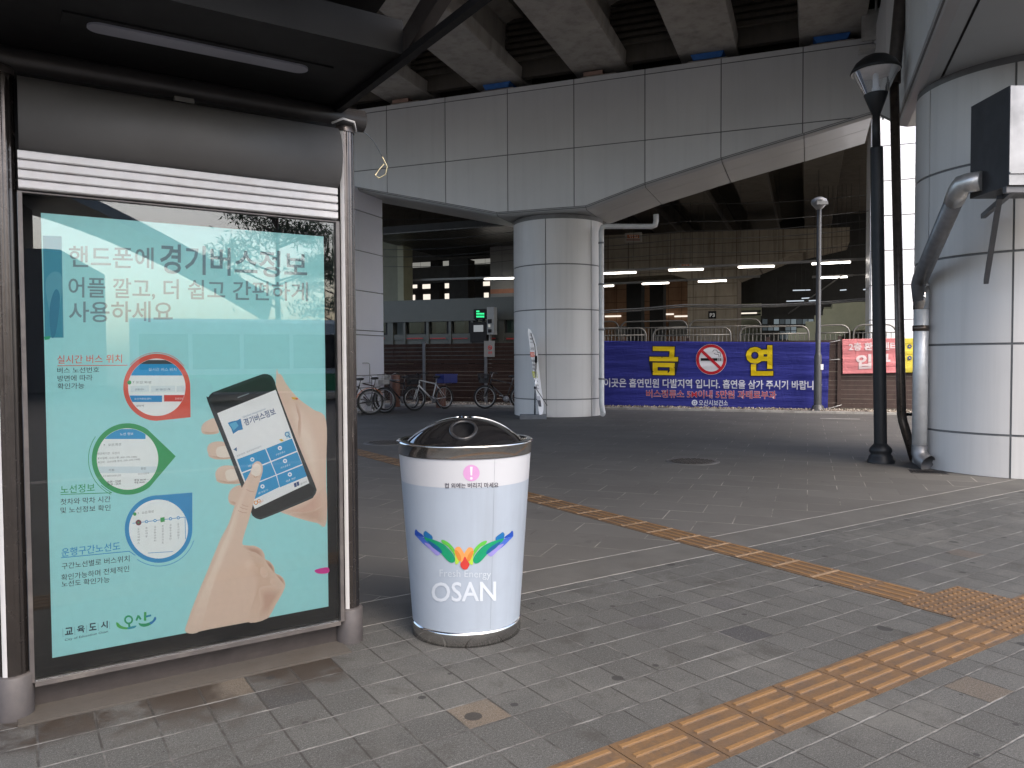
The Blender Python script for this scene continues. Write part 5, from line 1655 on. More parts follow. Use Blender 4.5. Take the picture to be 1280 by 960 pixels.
# timber bollards behind the bicycles
m_boll = mat('reddish_timber', (.12, .05, .03), .6, 0, .25, 6, .2, 50, streak=.3)
for px, lab in ((494, 'reddish timber bollard behind the bicycle with the silver basket'), (551, 'reddish timber bollard behind the rear wheel of the white bicycle')):
    q = S(px, 500, 20.3); q.z = 0
    t = Thing('timber_bollard', lab, 'bollard', tuple(q), TH_B, 'timber bollards by the fence')
    mb = MB(); mb.lathe([(.15, 0), (.15, .93), (.14, .95), (.001, .955)], 20, (q.x, q.y)); t.part('post', mb, m_boll)
    mb = MB(); mb.lathe([(.152, .78), (.156, .785), (.156, .82), (.152, .825)], 20, (q.x, q.y)); t.part('band', mb, m_post)
# hand cart leaning at the lilac pier
q = at(457, 512, 20.4); q.z = 0
t = Thing('hand_cart', 'folding silver hand cart leaning at the lilac pier', 'hand cart', tuple(q), radians(10), None, True)
b_ = Vector((0, 0, 0))
def L_(x, y, z): return (b_.x + x, b_.y + y, z)
mb = MB(); mb.tube([L_(-.17, 0, .1), L_(-.17, .05, .95), L_(-.14, .05, 1.0), L_(.14, .05, 1.0), L_(.17, .05, .95), L_(.17, 0, .1)], .014, 8)
mb.tube([L_(-.12, .05, .8), L_(-.12, .06, 1.3), L_(-.08, .06, 1.33), L_(.08, .06, 1.33), L_(.12, .06, 1.3), L_(.12, .05, .8)], .011, 8)
for z in (.3, .55, .8): mb.tube([L_(-.17, .02, z), L_(.17, .02, z)], .009, 6)
t.part('frame', mb, m_rim)
mb = MB(); mb.box(b_.x - .2, b_.x + .2, b_.y - .26, b_.y, .05, .065); t.part('foot_plate', mb, m_rim)
for s in (-1, 1):
    mb = MB(); mb.tube([L_(s * .2, .02, .08), L_(s * .23, .02, .08)], .08, 16); t.part('wheel', mb, m_tyre)

# ------------------------------------------------------------------ station behind the fence
def SBX(mb, d0, d1, x0, y0, x1, y1, m=0):
    """box seen between two corner sight points on the upright plane d0, running back to d1"""
    a, b = S(x0, y0, d0), S(x1, y1, d0)
    mb.box(min(a.x, b.x), max(a.x, b.x), d0, d1, min(a.z, b.z), max(a.z, b.z), m)


def sthing(name, label, cat, px, py, d, group=None):
    q = S(px, py, d); return Thing(name, label, cat, (q.x, q.y, 0), TH_B, group)


m_psd = mat('grey_screen_door_frame', (.052, .056, .051), .4, .3, .06, 3)
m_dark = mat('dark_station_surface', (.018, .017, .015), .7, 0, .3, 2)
m_olive = mat('olive_station_column', (.14, .145, .10), .6, 0, .1, 2, streak=.1)
m_olive2 = mat('lit_olive_column_side', (.26, .265, .18), .6, 0, .1, 2)
m_tile = mat('pale_station_tile', (.15, .145, .13), .5, 0, .08, 1.5)
m_orange = mat('orange_stripe', (.25, .09, .035), .5)
m_seat_red = mat('red_trim', (.2, .015, .015), .5)
e_tube = emit('lit_tube', (1, .93, .85), 4.0)
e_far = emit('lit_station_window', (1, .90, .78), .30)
e_led = emit('green_led', (.05, 1, .35), .35)
e_scr = emit('monitor_screen', (.75, .8, .85), .10)

# platform and track bed
g = MB(); g.box(-30, 12, 25.6, 60, -.1, 1.05); struct('platform', g, concrete('platform_concrete', (.2, .18, .15), None, .5), TH_B)
g = MB(); g.box(-45, 20, 60, 60.3, -.1, 12); g.box(-45, -44.7, 22, 60, -.1, 9.19);  # second box: unseen left wall added to keep daylight out of the station
o = single('station_rear_wall', g, [m_dark], 'dark far wall with an added unseen left wall closing the station under the deck', 'wall', (-10, 60, 0), TH_B)
# platform screen doors on the left
t = sthing('screen_door_wall', 'grey platform screen wall with dark glazed doors left of the middle pier', 'platform screen', 560, 420, 26.2)
mb = MB(); SBX(mb, 26.2, 26.6, 440, 378, 700, 397.5); SBX(mb, 26.12, 26.198, 440, 394.5, 700, 397.8); header = t.part('header', mb, m_psd)
mb = MB()
for x in (484, 503.5, 532.5, 560.5, 588, 622.5): SBX(mb, 26.16, 26.5, x, 397.9, x + 3.6 + (4 if x in (484, 622.5) else 0), 450)
t.part('mullions', mb, m_psd)
mb = MB(); SBX(mb, 26.2, 26.4, 440, 419.5, 700, 421.5); SBX(mb, 26.24, 26.42, 440, 424, 700, 450, 0); t.part('lower_rail', mb, m_psd)
m_pg = glass('platform_glass', (.42, .5, .47), 1.5)
for x0, x1 in ((455, 483.5), (507.5, 532), (536.5, 560), (564.5, 587.5), (592, 622), (632, 690)):
    mb = MB(); SBX(mb, 26.3, 26.32, x0, 398, x1, 419.3); pn = t.part('glass_pane', mb, m_pg)
    mb = MB(); SBX(mb, 26.25, 26.295, x0, 397.9, x0 + 1.6, 419.4); SBX(mb, 26.25, 26.295, x1 - 1.6, 397.9, x1, 419.4); SBX(mb, 26.25, 26.294, x0 + 1.6, 417.3, x1 - 1.6, 419.4); SBX(mb, 26.25, 26.294, x0 + 1.6, 397.9, x1 - 1.6, 399.5)
    t.part('pane_frame', mb, m_black, parent=pn)
    mb = MB(); SBX(mb, 26.19, 26.235, x0 + 1, 422.5, x1 - 3, 423.6); t.part('red_strip', mb, m_seat_red, parent=pn)
# train interior beyond the panes
t = sthing('train_carriage', 'dim train carriage with pale doors standing behind the screen wall', 'train', 560, 420, 28.0)
mb = MB(); SBX(mb, 28.0, 30.8, 430, 396, 720, 440); t.part('body', mb, mat('train_side_paint', (.05, .06, .057), .4, .2, .1, 2))
for x0, x1 in ((461, 476), (512, 526), (545, 556), (570, 580), (634, 650)):
    mb = MB(); SBX(mb, 27.96, 27.998, x0, 401, x1, 416); t.part('window', mb, mat('dim_train_glass', (.14, .16, .15), .15, 0, .2, 2))
# LED sign, monitor and white cabinet on a post
t = sthing('led_sign', 'small lit green LED display above the black monitor', 'LED sign', 600, 393, 25.4)
mb = MB(); SBX(mb, 25.4, 25.65, 592, 386.5, 607.5, 398.5); SBX(mb, 25.45, 25.55, 594, 398.6, 596, 404); SBX(mb, 25.45, 25.55, 603, 398.6, 605, 404); t.part('case', mb, m_black)
P = Print(lambda x, y, l: (lambda p: (p.x, p.y - l, p.z))(S(x, y, 25.395)))
for y0, h_, xa, xb in ((388.2, 2.0, 595.5, 600), (391.2, 2.0, 595.5, 606), (394.6, 2.2, 595.5, 606)):
    for k in range(int((xb - xa) / 2)):
        P.poly([(xa + 2 * k, y0), (xa + 2 * k + 1.75, y0), (xa + 2 * k + 1.75, y0 + h_), (xa + 2 * k, y0 + h_)], e_led, .003)
P.done(t, 'led_rows')
t = sthing('platform_monitor', 'black monitor cabinet with a small grey screen at the platform edge', 'monitor', 597, 415, 25.35)
mb = MB(); SBX(mb, 25.35, 25.8, 587.5, 403, 608, 428); t.part('case', mb, m_black)
mb = MB(); SBX(mb, 25.33, 25.348, 592, 406.5, 603.8, 414.6); t.part('screen', mb, e_scr)
t = sthing('equipment_cabinet', 'narrow grey equipment cabinet on a thin post beside the monitor', 'cabinet', 613, 405, 25.3)
mb = MB(); SBX(mb, 25.3, 25.6, 608.5, 384, 617.5, 418); t.part('case', mb, mat('cabinet_grey', (.15, .16, .165), .4, .2, .05, 5))
mb = MB(); SBX(mb, 25.28, 25.298, 609.5, 399, 614.5, 404, 1); SBX(mb, 25.28, 25.298, 610, 405.5, 612.5, 409); SBX(mb, 25.28, 25.298, 610, 411.5, 614.3, 415.5, 1); t.part('controls', mb, [mat('cabinet_label', (.5, .5, .45), .5), m_black])
mb = MB(); SBX(mb, 25.4, 25.5, 611, 418.1, 613.5, 460); t.part('post', mb, m_rail)

# left interior: ceiling, columns, far bays
t = sthing('station_canopy', 'dark glossy strip ceiling above the left part of the platform', 'ceiling', 545, 300, 27)
mb = MB()
zc = 6.6
k = 0
for k in range(26):
    x0 = -17.5 + k * .26
    mb.box(x0, x0 + .245, 28.0, 35.5, zc, zc + .05)
t.part('ceiling_strips', mb, mat('glossy_ceiling_strip', (.06, .056, .048), .38, .3, .1, 2, .12, 2))
mb = MB(); mb.box(-17.6, -10.5, 27.95, 35.6, zc + .052, zc + .3); t.part('ceiling_frame', mb, m_dark)
for (x0, x1, y0, y1, d, m_, lab) in ((478, 505, 300, 412, 31.0, m_olive, 'olive green square column at the left of the platform hall'),
                                     (561, 585.5, 325, 412, 38.5, m_dark, 'dark square column in the middle of the platform hall'),
                                     (612.5, 660, 275, 412, 33.0, m_tile, 'pale tiled column with an orange band just left of the middle pier'),
                                     (538, 550, 325, 412, 44.0, m_dark, 'thin dark column deep in the platform hall')):
    t = sthing('platform_column', lab, 'column', (x0 + x1) / 2, 400, d, 'columns of the platform hall')
    mb = MB(); a, b = S(x0, y0, d), S(x1, y1, d); dd = max(.5, (b.x - a.x) * .8)
    mb.box(a.x, b.x, d, d + dd, 1.05, a.z)
    t.part('shaft', mb, m_)
    if m_ is m_olive:
        mb = MB(); mb.box(b.x - .30, b.x + .004, d - .004, d + dd + .004, 1.06, a.z - .01); t.part('lit_side', mb, m_olive2)  # lit side of the column put into a paler strip
        mb = MB(); z_ = S(500, 409, d).z; mb.box(a.x - .006, b.x + .008, d - .008, d + dd + .008, z_ - .1, z_ + .1); t.part('orange_band', mb, mat('dull_brick_band', (.2, .1, .06), .5))
    if m_ is m_tile:
        mb = MB(); z0, z1 = S(620, 367, d).z, S(620, 361.5, d).z; mb.box(a.x - .005, b.x + .005, d - .005, d + dd + .005, z0, z1); t.part('orange_band', mb, m_orange)
        mb = MB()
        for z_ in (S(620, 345, d).z, S(620, 318, d).z, S(620, 297, d).z): mb.box(a.x - .003, b.x + .003, d - .003, d + dd + .003, z_ - .025, z_ + .025)
        t.part('joints', mb, m_joint)
# far bays seen between dark beams: daylight openings, and above them reflective panels made to glow
t = sthing('far_window_panel_rows', 'rows of bright far openings and glowing panels between dark beams deep in the station', 'window wall', 550, 350, 52)
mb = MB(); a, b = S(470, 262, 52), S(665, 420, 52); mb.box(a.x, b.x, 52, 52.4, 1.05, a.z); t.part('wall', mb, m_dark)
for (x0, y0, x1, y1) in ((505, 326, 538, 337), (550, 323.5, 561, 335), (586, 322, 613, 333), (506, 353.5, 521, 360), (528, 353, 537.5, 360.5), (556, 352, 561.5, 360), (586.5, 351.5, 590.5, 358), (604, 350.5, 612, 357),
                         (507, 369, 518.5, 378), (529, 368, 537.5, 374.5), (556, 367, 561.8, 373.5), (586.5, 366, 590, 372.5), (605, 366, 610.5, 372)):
    mb = MB(); SBX(mb, 51.93, 51.99, x0, y0, x1, y1); f_ = t.part('window', mb, emit('glowing_panel', (.95, .93, .85), .07) if y0 < 330 else e_far)  # upper row is reflective panels made to glow, not windows
for (x0, y0, x1, y1) in ((533, 374.7, 537.5, 378), (556, 373.8, 561.8, 377.5), (605, 372.4, 610.5, 376)):
    mb = MB(); SBX(mb, 51.93, 51.99, x0, y0, x1, y1); t.part('orange_patch', mb, m_orange)
m_beamd = mat('dark_station_beam', (.03, .029, .026), .6, .2, .2, 3)
for (y0, y1, d, lab) in ((308, 320.5, 40.0, 'dark ceiling beam high in the platform hall'), (336.5, 349.5, 41.0, 'dark ceiling beam low in the platform hall')):
    mb = MB(); a, b = S(505, y0, d), S(613, y1 + 1, d); mb.box(a.x, b.x, d, d + .5, b.z, a.z); mb.box(a.x, b.x, d + .05, d + .45, a.z + .0, a.z + .06)
    single('hall_beam', mb, m_beamd, lab, 'beam', (a.x, d, b.z), TH_B)

# concrete pier P3 with its hammerhead
t = sthing('station_pier', 'bare concrete pier marked P3 with a wide head beam behind the railings', 'concrete pier', 890, 420, 37)
a, b = S(859.5, 345, 37), S(921.5, 430, 37)
mb = MB(); mb.box(a.x, b.x, 37, 39.2, 1.05, a.z + .2); t.part('shaft', mb, m_conc_grid)
pts = [(700, 296), (700, 352), (838, 343), (859.5, 348.5), (921.5, 346), (985, 320), (1062, 302), (1062, 284), (900, 289)]
pl_ = [(S(x, y, 36.6).x, S(x, y, 36.6).z) for x, y in pts]
mb = MB(); mb.prism_y(pl_, 36.6, 39.4); t.part('head_beam', mb, m_conc_grid)
P = Print(lambda x, y, l: (lambda p: (p.x, p.y - l, p.z))(S(x, y, 36.97)))
mb = MB(); SBX(mb, 36.95, 36.995, 885.3, 389, 895.2, 398); pl2 = t.part('number_plate', mb, m_black)
P.fn = lambda x, y, l: (lambda p: (p.x, p.y - l, p.z))(S(x, y, 36.945))
P.text('P3', (887.2, 396.3), (893.4, 396.3), 4.8, '#e6e6e6', .004, .02); P.done(t, 'number', parent=pl2)
# more piers and back walls
t = sthing('platform_column', 'dark steel column between the brownish back walls right of the middle pier', 'column', 792, 400, 41, 'columns of the platform hall')
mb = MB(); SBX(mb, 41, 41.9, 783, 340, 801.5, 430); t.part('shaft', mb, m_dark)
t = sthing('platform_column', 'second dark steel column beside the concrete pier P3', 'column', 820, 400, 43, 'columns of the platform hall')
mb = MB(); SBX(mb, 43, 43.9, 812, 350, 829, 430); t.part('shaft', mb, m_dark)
t = sthing('tiled_back_wall', 'dull orange brown tiled wall deep behind the railings', 'wall', 800, 390, 47)
mb = MB(); SBX(mb, 47, 47.4, 690, 352, 868, 440); t.part('wall', mb, concrete('orange_brown_tiles', (.30, .17, .10), (.8, .8), .3, (.06, .03, .02)))
for (x0, y0, x1, y1) in ((756, 394.5, 776, 396), (828, 392, 842, 393.5), (843, 394.5, 860, 396)):
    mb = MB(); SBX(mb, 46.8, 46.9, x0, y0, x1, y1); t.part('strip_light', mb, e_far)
mb = MB(); SBX(mb, 46.9, 46.99, 812, 397, 832, 409); t.part('orange_panel', mb, m_orange)
mb = MB(); SBX(mb, 46.85, 46.99, 770, 408, 800, 420); SBX(mb, 46.85, 46.99, 836, 402, 858, 420); t.part('notice_board', mb, m_tile)
t = sthing('pale_back_wall', 'pale yellowish wall with dark rails between pier P3 and the stair', 'wall', 936, 390, 45)
mb = MB(); SBX(mb, 45, 45.4, 918, 380, 951, 440); t.part('wall', mb, m_olive2)
mb = MB(); SBX(mb, 44.9, 44.98, 918, 388.5, 951, 390); SBX(mb, 44.9, 44.98, 918, 393, 951, 394); t.part('rails', mb, m_dark)
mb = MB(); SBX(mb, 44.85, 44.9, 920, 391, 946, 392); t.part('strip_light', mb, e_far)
t = sthing('shop_front', 'dim bluish glazed shop front seen between railing and stair', 'shop front', 985, 408, 44)
mb = MB(); SBX(mb, 44, 44.3, 951, 395, 1100, 440); t.part('frame', mb, m_dark)
r_ = random.Random(5)
for k in range(10):
    x0 = 953 + k * 7.2
    for y0, y1 in ((399, 405), (407, 413), (414, 424)):
        if r_.random() < .75:
            mb = MB(); SBX(mb, 43.95, 43.99, x0, y0, x0 + 6.2, y1); t.part('pane', mb, emit('dim_shop_light_%d' % (k % 3), (.62, .75, .82), (.02, .04, .07)[k % 3]))

# strip lights on conduits
def strip_row(d, segs, line, lab):
    a, b = S(*line[0], d), S(*line[1], d)
    t = Thing('light_conduit', lab + ', conduit carrying the tubes', 'conduit', (a.x, d, a.z), TH_B)
    mb = MB(); mb.bar((a.x, d, a.z + .06), (b.x, d, b.z + .06), .07, .09)
    for k in range(9):
        f_ = (k + .5) / 9; p = Vector((a.x, d, a.z)).lerp(Vector((b.x, d, b.z)), f_); mb.tube([(p.x, d, p.z + .1), (p.x, d, 8.2)], .006, 4, 1)
    t.part('conduit', mb, [m_rail, m_dark])
    for n_, (x0, x1, y0, y1, words) in enumerate(segs):
        a, b = S(x0, y0, d), S(x1, y1, d)
        tt = Thing('strip_light', words, 'strip light', ((a.x + b.x) / 2, d, a.z), TH_B, 'lit strip lights of the station')
        mb = MB(); mb.bar((a.x, d - .02, a.z + .0), (b.x, d - .02, b.z + .0), .07, .055); tt.part('tube', mb, e_tube)
        mb = MB(); mb.bar((a.x - .04, d + .05, a.z + .05), (b.x + .04, d + .05, b.z + .05), .10, .05); tt.part('housing', mb, m_rail)


strip_row(30.0, [(700, 708, 344, 344, 'lit strip light mostly hidden by the middle pier'), (755, 795, 342, 340.6, 'bright strip light just right of the middle pier'),
                 (836, 879, 337.8, 336.8, 'bright strip light above and left of pier P3'), (923, 968, 334, 332.8, 'bright strip light right of pier P3'),
                 (1015, 1063, 330, 327.6, 'bright strip light behind the grey street lamp')], ((690, 344), (1100, 325)), 'upper nearer row of strip lights')
strip_row(35.0, [(748, 767, 358, 357.3, 'short lit strip light low beside the middle pier'), (803, 836, 355, 353.7, 'lower strip light left of pier P3'),
                 (873, 908, 352.2, 350.8, 'lower strip light at the top of pier P3')], ((690, 360), (950, 347)), 'lower farther row of strip lights')
strip_row(32.0, [(606, 646, 348.8, 347.6, 'single strip light left of the middle pier')], ((478, 353), (660, 347.2)), 'left row with a single strip light')
strip_row(33.0, [(1024, 1059, 347.4, 346.0, 'faint strip light under the stair row beyond the grey lamp')], ((1015, 348), (1066, 346)), 'short far row by the stair')

# overhead wires
mw = mat('overhead_wire', (.03, .03, .03), .5)
for k, (y0, y1, d) in enumerate(((300, 282, 28.5), (309, 292, 28.5), (321, 312, 29), (262, 250, 29.5), (288, 270, 27.5), (383, 380, 29.5), (386, 382, 29.6))):
    a, b = S(470, y0 + 12, d), S(1100, y1 - 8, d)
    mb = MB(); pts = [tuple(a.lerp(b, i / 12) + Vector((0, 0, -.12 * sin(pi * ((i / 12) * 3 % 1))))) for i in range(13)]
    mb.tube(pts, .012 if k < 5 else .03, 5)
    single('overhead_wire', mb, mw if k < 5 else m_galv_d, 'thin dark overhead wire crossing the station' if k < 5 else 'grey cable pipe crossing in front of pier P3', 'wire', tuple(a), TH_B, 'overhead wires' if k < 5 else 'cable pipes')

# hanging orange and white signs under the concrete beam
for (x0, y0, x1, y1, d, lab) in ((781, 291.5, 802, 302, 33, 'orange and white sign hanging under the deck near the middle pier'), (849, 329.5, 864.5, 334, 34, 'smaller white sign over the upper strip lights')):
    t = sthing('hanging_sign', lab, 'sign', (x0 + x1) / 2, y1, d)
    mb = MB(); SBX(mb, d, d + .06, x0, y0, x1, y1); t.part('plate', mb, ink('#8c877c'))
    P = Print(lambda x, y, l, d=d: (lambda p: (p.x, p.y - l, p.z))(S(x, y, d - .004)))
    h_ = y1 - y0
    P.poly([(x0 + 3, y0 + h_ * .2), (x1 - 3, y0 + h_ * .2), (x1 - 3, y0 + h_ * .6), (x0 + 3, y0 + h_ * .6)], '#a5552a', .002)
    P.text('위험', (x0 + 5, y0 + h_ * .55), (x1 - 5, y0 + h_ * .55), h_ * .3, '#d9d3c6', .004); P.line([(x0 + 2, y0 + h_ * .8), (x1 - 2, y0 + h_ * .8)], h_ * .12, '#7a3a22', .002)
    P.done(t, 'print')
    a = S((x0 + x1) / 2, y0, d); mb = MB(); mb.tube([(a.x - .2, d + .03, a.z), (a.x - .2, d + .03, 8.3)], .01, 4); mb.tube([(a.x + .2, d + .03, a.z), (a.x + .2, d + .03, 8.3)], .01, 4); t.part('hanger', mb, m_dark)

# railings of the platform
def railing(d, x0, x1, ytop, lab, step=3.2, low=433):
    a, b = S(x0, ytop, d), S(x1, ytop, d)
    zt = (a.z + b.z) / 2; r = .26
    t = Thing('railing', lab, 'railing', ((a.x + b.x) / 2, d, 1.05), TH_B, 'stainless railings of the platform')
    pts = [(a.x, d, 1.05), (a.x, d, zt - r)]
    for k in range(1, 6): an = radians(180 - 18 * k); pts.append((a.x + r + r * cos(an), d, zt - r + r * sin(an)))
    for k in range(0, 6): an = radians(90 - 18 * k); pts.append((b.x - r + r * cos(an), d, zt - r + r * sin(an)))
    pts.append((b.x, d, 1.05))
    mb = MB(); mb.tube(pts, .026, 10); t.part('top_rail', mb, m_rail)
    mb = MB(); z2 = zt - .24
    mb.tube([(a.x + .03, d, z2), (b.x - .03, d, z2)], .02, 8); mb.tube([(a.x + .03, d, 1.15), (b.x - .03, d, 1.15)], .02, 8)
    n_ = max(3, int((b.x - a.x) / .13))
    for k in range(1, n_):
        x = a.x + (b.x - a.x) * k / n_; mb.tube([(x, d, 1.15), (x, d, z2)], .011, 6, cap=False)
    t.part('infill_bars', mb, m_rail)


for (d, x0, x1, y, lab) in ((26.4, 700, 807.5, 411, 'front railing hoop right beside the middle pier'), (26.4, 816.5, 913.5, 410, 'front railing hoop before pier P3'),
                            (26.4, 925, 1011, 408, 'front railing hoop left of the grey street lamp'), (26.4, 1020, 1062, 406.5, 'front railing hoop right of the grey street lamp'),
                            (26.4, 1067, 1120, 406, 'front railing hoop before the stair door'),
                            (29.0, 700, 773, 402.5, 'rear railing hoop beside the middle pier'), (29.0, 776, 859, 401.5, 'rear railing hoop left of pier P3'), (29.0, 862, 951, 399.5, 'rear railing hoop in front of pier P3')):
    railing(d, x0, x1, y, lab)

# stair on the right
t = sthing('stair', 'pale olive concrete stair rising to the right behind the railing', 'stair', 1045, 410, 31.5)
a0, a1 = S(985, 425, 31.5), S(1052, 378, 31.5)
n_ = 6
poly = []
for k in range(n_):
    x = a0.x + (a1.x - a0.x) * k / n_; z = a0.z + (a1.z - a0.z) * (k + 1) / n_
    poly += [(x, z - (a1.z - a0.z) / n_), (x, z)]
endx = S(1150, 378, 31.5).x
poly += [(endx, a1.z), (endx, a1.z - 1.0), (a1.x + 1.0, a1.z - 1.0), (a1.x + .2, a1.z - 1.1), (a0.x + 1.6, a0.z - .2)]
mb = MB(); mb.prism_y(poly, 31.5, 33.6); t.part('flight', mb, mat('lit_olive_concrete', (.40, .41, .29), .7, 0, .1, 2))  # lamp light on the stair is put into this brighter colour
mb = MB(); z_ = a1.z
mb.tube([(a0.x, 31.45, a0.z + 1.0), (a1.x, 31.45, a1.z + 1.0), (endx, 31.45, a1.z + 1.0)], .025, 8)
t.part('handrail', mb, m_rail)
t2 = sthing('stair_wall', 'pale wall with a dark barred door under the stair', 'wall', 1080, 412, 32.0)
mb = MB(); SBX(mb, 33.7, 34.0, 1030, 384, 1150, 440); t2.part('wall', mb, m_olive2)
mb = MB(); SBX(mb, 33.5, 33.69, 1071, 400, 1096, 440); dr = t2.part('door', mb, m_dark)
mb = MB(); SBX(mb, 33.44, 33.49, 1066, 393, 1100, 399.5); SBX(mb, 33.44, 33.49, 1066, 399.6, 1070.5, 440)
for k in range(5): SBX(mb, 33.46, 33.495, 1074 + k * 4.2, 400, 1075 + k * 4.2, 440)
t2.part('door_frame', mb, m_tile, parent=dr)
mb = MB(); SBX(mb, 33.4, 33.438, 1072, 395, 1098, 396.5); t2.part('strip_light', mb, emit('warm_strip', (1, .93, .75), .5))
# black hall wall behind the stair
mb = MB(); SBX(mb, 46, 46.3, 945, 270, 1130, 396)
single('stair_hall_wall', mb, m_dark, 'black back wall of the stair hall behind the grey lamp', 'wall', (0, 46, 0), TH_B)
for k, (x0, x1, y, d) in enumerate(((991, 1013, 363, 43), (983, 1005, 376.5, 43), (1002, 1012, 373, 42), (1050, 1058, 362.8, 41), (1079, 1087, 362, 41), (1011, 1023, 376, 40), (966, 974, 383, 43))):
    a, b = S(x0, y, d), S(x1, y - .6, d)
    mb = MB(); mb.bar((a.x, d, a.z), (b.x, d, b.z), .08, .05); mb.tube([((a.x + b.x) / 2, d, a.z + .03), ((a.x + b.x) / 2, d, a.z + 1.5)], .008, 4, 1)
    single('ceiling_lamp', mb, [emit('dim_lamp', (.8, .9, 1), .2), m_dark], 'small dim lamp hanging in the dark stair hall', 'lamp', (a.x, d, a.z), TH_B, 'dim lamps of the stair hall')

# lit white clad block beyond the fence on the right
t = sthing('clad_wall', 'bright white panelled wall in daylight between street lamp and right pier', 'clad wall', 1115, 300, 26.7)
a = S(1089, 300, 26.7)
mb = MB(); mb.box(a.x + .02, a.x + 7, 26.75, 28.6, 0, 9.6); t.part('core', mb, m_joint)
mb = MB()
z0 = S(1115, 399.5, 26.7).z - 1.08 * 3
for k in range(12):
    lo, hi = max(0, z0 + 1.08 * k) + .014, z0 + 1.08 * (k + 1) - .014
    if hi <= .1: continue
    for x0, x1 in ((a.x, a.x + 2.4), (a.x + 2.4, a.x + 4.8), (a.x + 4.8, a.x + 7.02)):
        mb.box(x0 + .012, x1 - .012, 26.70, 26.748, lo, hi)
    mb.box(a.x - .03, a.x + .018, 26.76, 28.6, lo, hi)
t.part('cladding', mb, m_panel_w)

# ------------------------------------------------------------------ street side (seen in the glass and polished steel)
def bus(pos, hd, label):
    t = Thing('city_bus', label, 'bus', tuple(pos), hd, None, True)
    body = MB(); body.prism_x([(-1.24, .35), (1.24, .35), (1.25, 1.0), (1.23, 2.9), (1.1, 3.05), (-1.1, 3.05), (-1.23, 2.9), (-1.25, 1.0)], -5.4, 5.4)
    t.part('body', body, mat('white_bus_paint', (.62, .66, .66), .3, 0, .03, 2))
    mb = MB()
    for s in (-1, 1): mb.box(-5.41, 5.41, s * 1.255 - .01, s * 1.255 + .01, .42, 1.05)
    t.part('green_band', mb, mat('green_bus_band', (.04, .32, .12), .3))
    mg = mat('dark_bus_glass', (.02, .025, .028), .06, 0, .1, 3)
    for s in (-1, 1):
        for k in range(6):
            mb = MB(); x = -5.1 + k * 1.72; mb.box(x, x + 1.58, s * 1.252 - .02, s * 1.252 + .02, 1.25, 2.5); t.part('window', mb, mg)
        for x in (-3.2, 3.0):
            mb = MB(); mb.tube([(x, s * 1.0, .48), (x, s * 1.27, .48)], .48, 24); t.part('wheel', mb, m_tyre)
    for s in (-1, 1):
        mb = MB(); mb.box(s * 5.40 - .02, s * 5.40 + .02, -1.1, 1.1, 1.1, 2.7); t.part('windscreen', mb, mg)
        for y in (-.85, .85):
            mb = MB(); mb.box(s * 5.41 - .02, s * 5.41 + .02, y - .18, y + .18, .65, .85); t.part('headlight', mb, m_chrome)


dv = Vector((.74, -.67, 0)); side = Vector((.67, .74, 0))
o_ = Vector((-1.4, 3.4, 0))
bus(o_ + dv * 27 + side * 1.5 + Vector((0, 0, -.14)), atan2(side.y, side.x), 'white and green city bus waiting on the street behind the viewer')


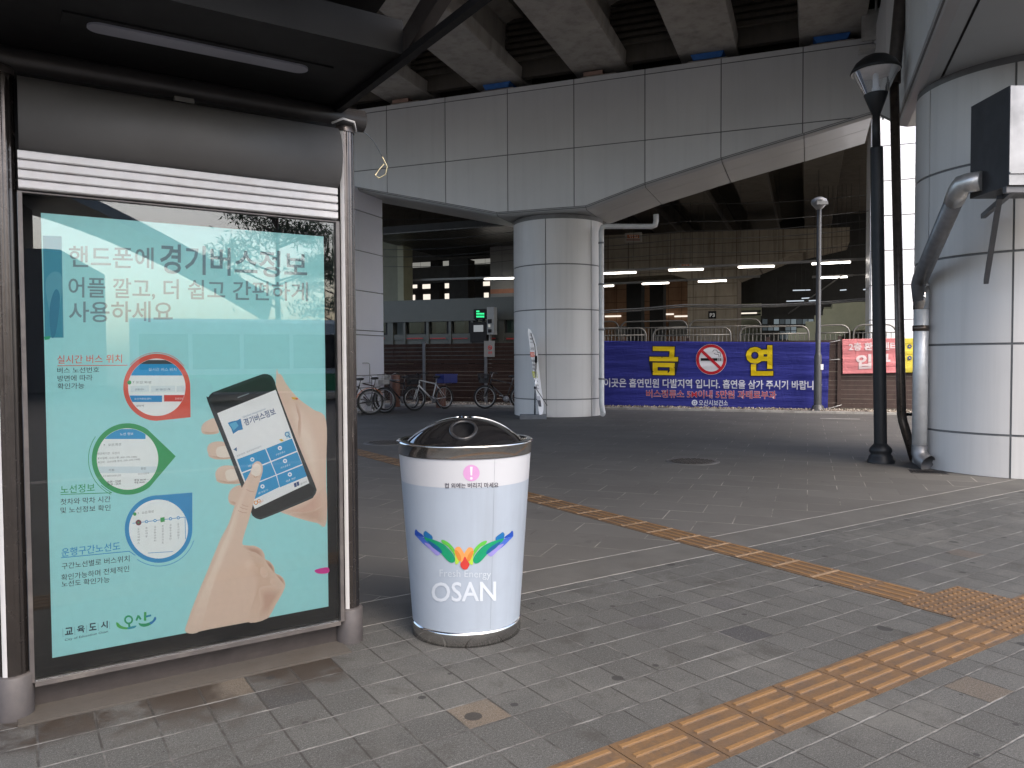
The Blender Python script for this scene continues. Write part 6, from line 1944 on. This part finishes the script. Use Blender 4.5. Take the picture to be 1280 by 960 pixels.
def pine(pos, ht, label, seed):
    r_ = random.Random(seed)
    t = Thing('pine_tree', label, 'tree', tuple(pos), 0, 'street trees behind the viewer')
    mb = MB(); tr = [(pos[0] + .1 * sin(k), pos[1] + .1 * cos(k * 1.3), pos[2] + ht * k / 6) for k in range(7)]
    mb.tube(tr, [.18 - .024 * k for k in range(7)], 8)
    cl = []
    for k in range(16):
        z = ht * (.45 + .5 * r_.random()); a = r_.uniform(0, 2 * pi); L = (ht * 1.05 - z) * .42 + .5
        e = (pos[0] + L * cos(a), pos[1] + L * sin(a), pos[2] + z + .5); cl.append((e, L)); mb.tube([(pos[0], pos[1], pos[2] + z - .2), e], [.05, .02], 5)
    cl.append(((pos[0], pos[1], pos[2] + ht), .6))
    t.part('trunk', mb, mat('pine_bark', (.11, .075, .055), .9, 0, .3, 5, .3))
    mb = MB()
    for e, L in cl:
        for _ in range(170):
            v = Vector((r_.gauss(0, .5), r_.gauss(0, .5), r_.gauss(0, .28))); c_ = Vector(e) + v
            d1 = Vector((r_.gauss(0, 1), r_.gauss(0, 1), r_.gauss(0, 1))).normalized() * .17; d2 = d1.orthogonal().normalized() * .03
            mb.add([c_ - d1, c_ + d2, c_ + d1, c_ - d2], [(0, 1, 2, 3)])
    t.part('crown', mb, mat('pine_needles', (.05, .085, .04), .7, 0, .35, 3))


pine(o_ + dv * 31 + side * 1.2 + Vector((0, 0, -.14)), 8.6, 'tall pine tree beside the street behind the viewer', 3)
pine(o_ + dv * 33 + side * 4.2 + Vector((0, 0, -.14)), 7.2, 'lower pine tree beside the tall one behind the viewer', 9)
# terminal building with a curved roof across the street
ax = atan2(side.y, side.x)
bpos = o_ + dv * 46 - side * 12
t = Thing('terminal_building', 'dark terminal building with a big curved grey roof across the street', 'building', tuple(bpos), ax, None, True)
mb = MB(); mb.box(-26, 3, -6, 6, -.14, 7.0); t.part('wall', mb, mat('terminal_wall', (.16, .14, .13), .6, 0, .1, .5))
mb = MB()
for k in range(12): mb.box(-26.1, -1, 6.01, 6.25, 7.6 + k * .42, 7.85 + k * .42)
mb.box(-26, -1, -6, 6, 7.02, 11.6); t.part('louvre_storey', mb, mat('brown_louvre', (.10, .06, .05), .6, 0, .2, 2))
mb = MB(); pr = []
for k in range(19):
    x = -5 + 18 * k / 18; pr.append((x, 12.2 - 7.6 * (k / 18) ** 1.5))
mb.prism_y(pr + [(x, z - .5) for x, z in pr[::-1]], -9, 9.5); t.part('roof', mb, mat('grey_metal_roof', (.33, .33, .33), .4, .4, .06, 1))
mb = MB()
for k in range(6):
    mb.box(-25 + k * 4.4, -21.6 + k * 4.4, 6.005, 6.06, .6, 3.4)
t.part('window_band', mb, mat('terminal_glass', (.03, .04, .045), .08))
print('objects', len(bpy.data.objects))
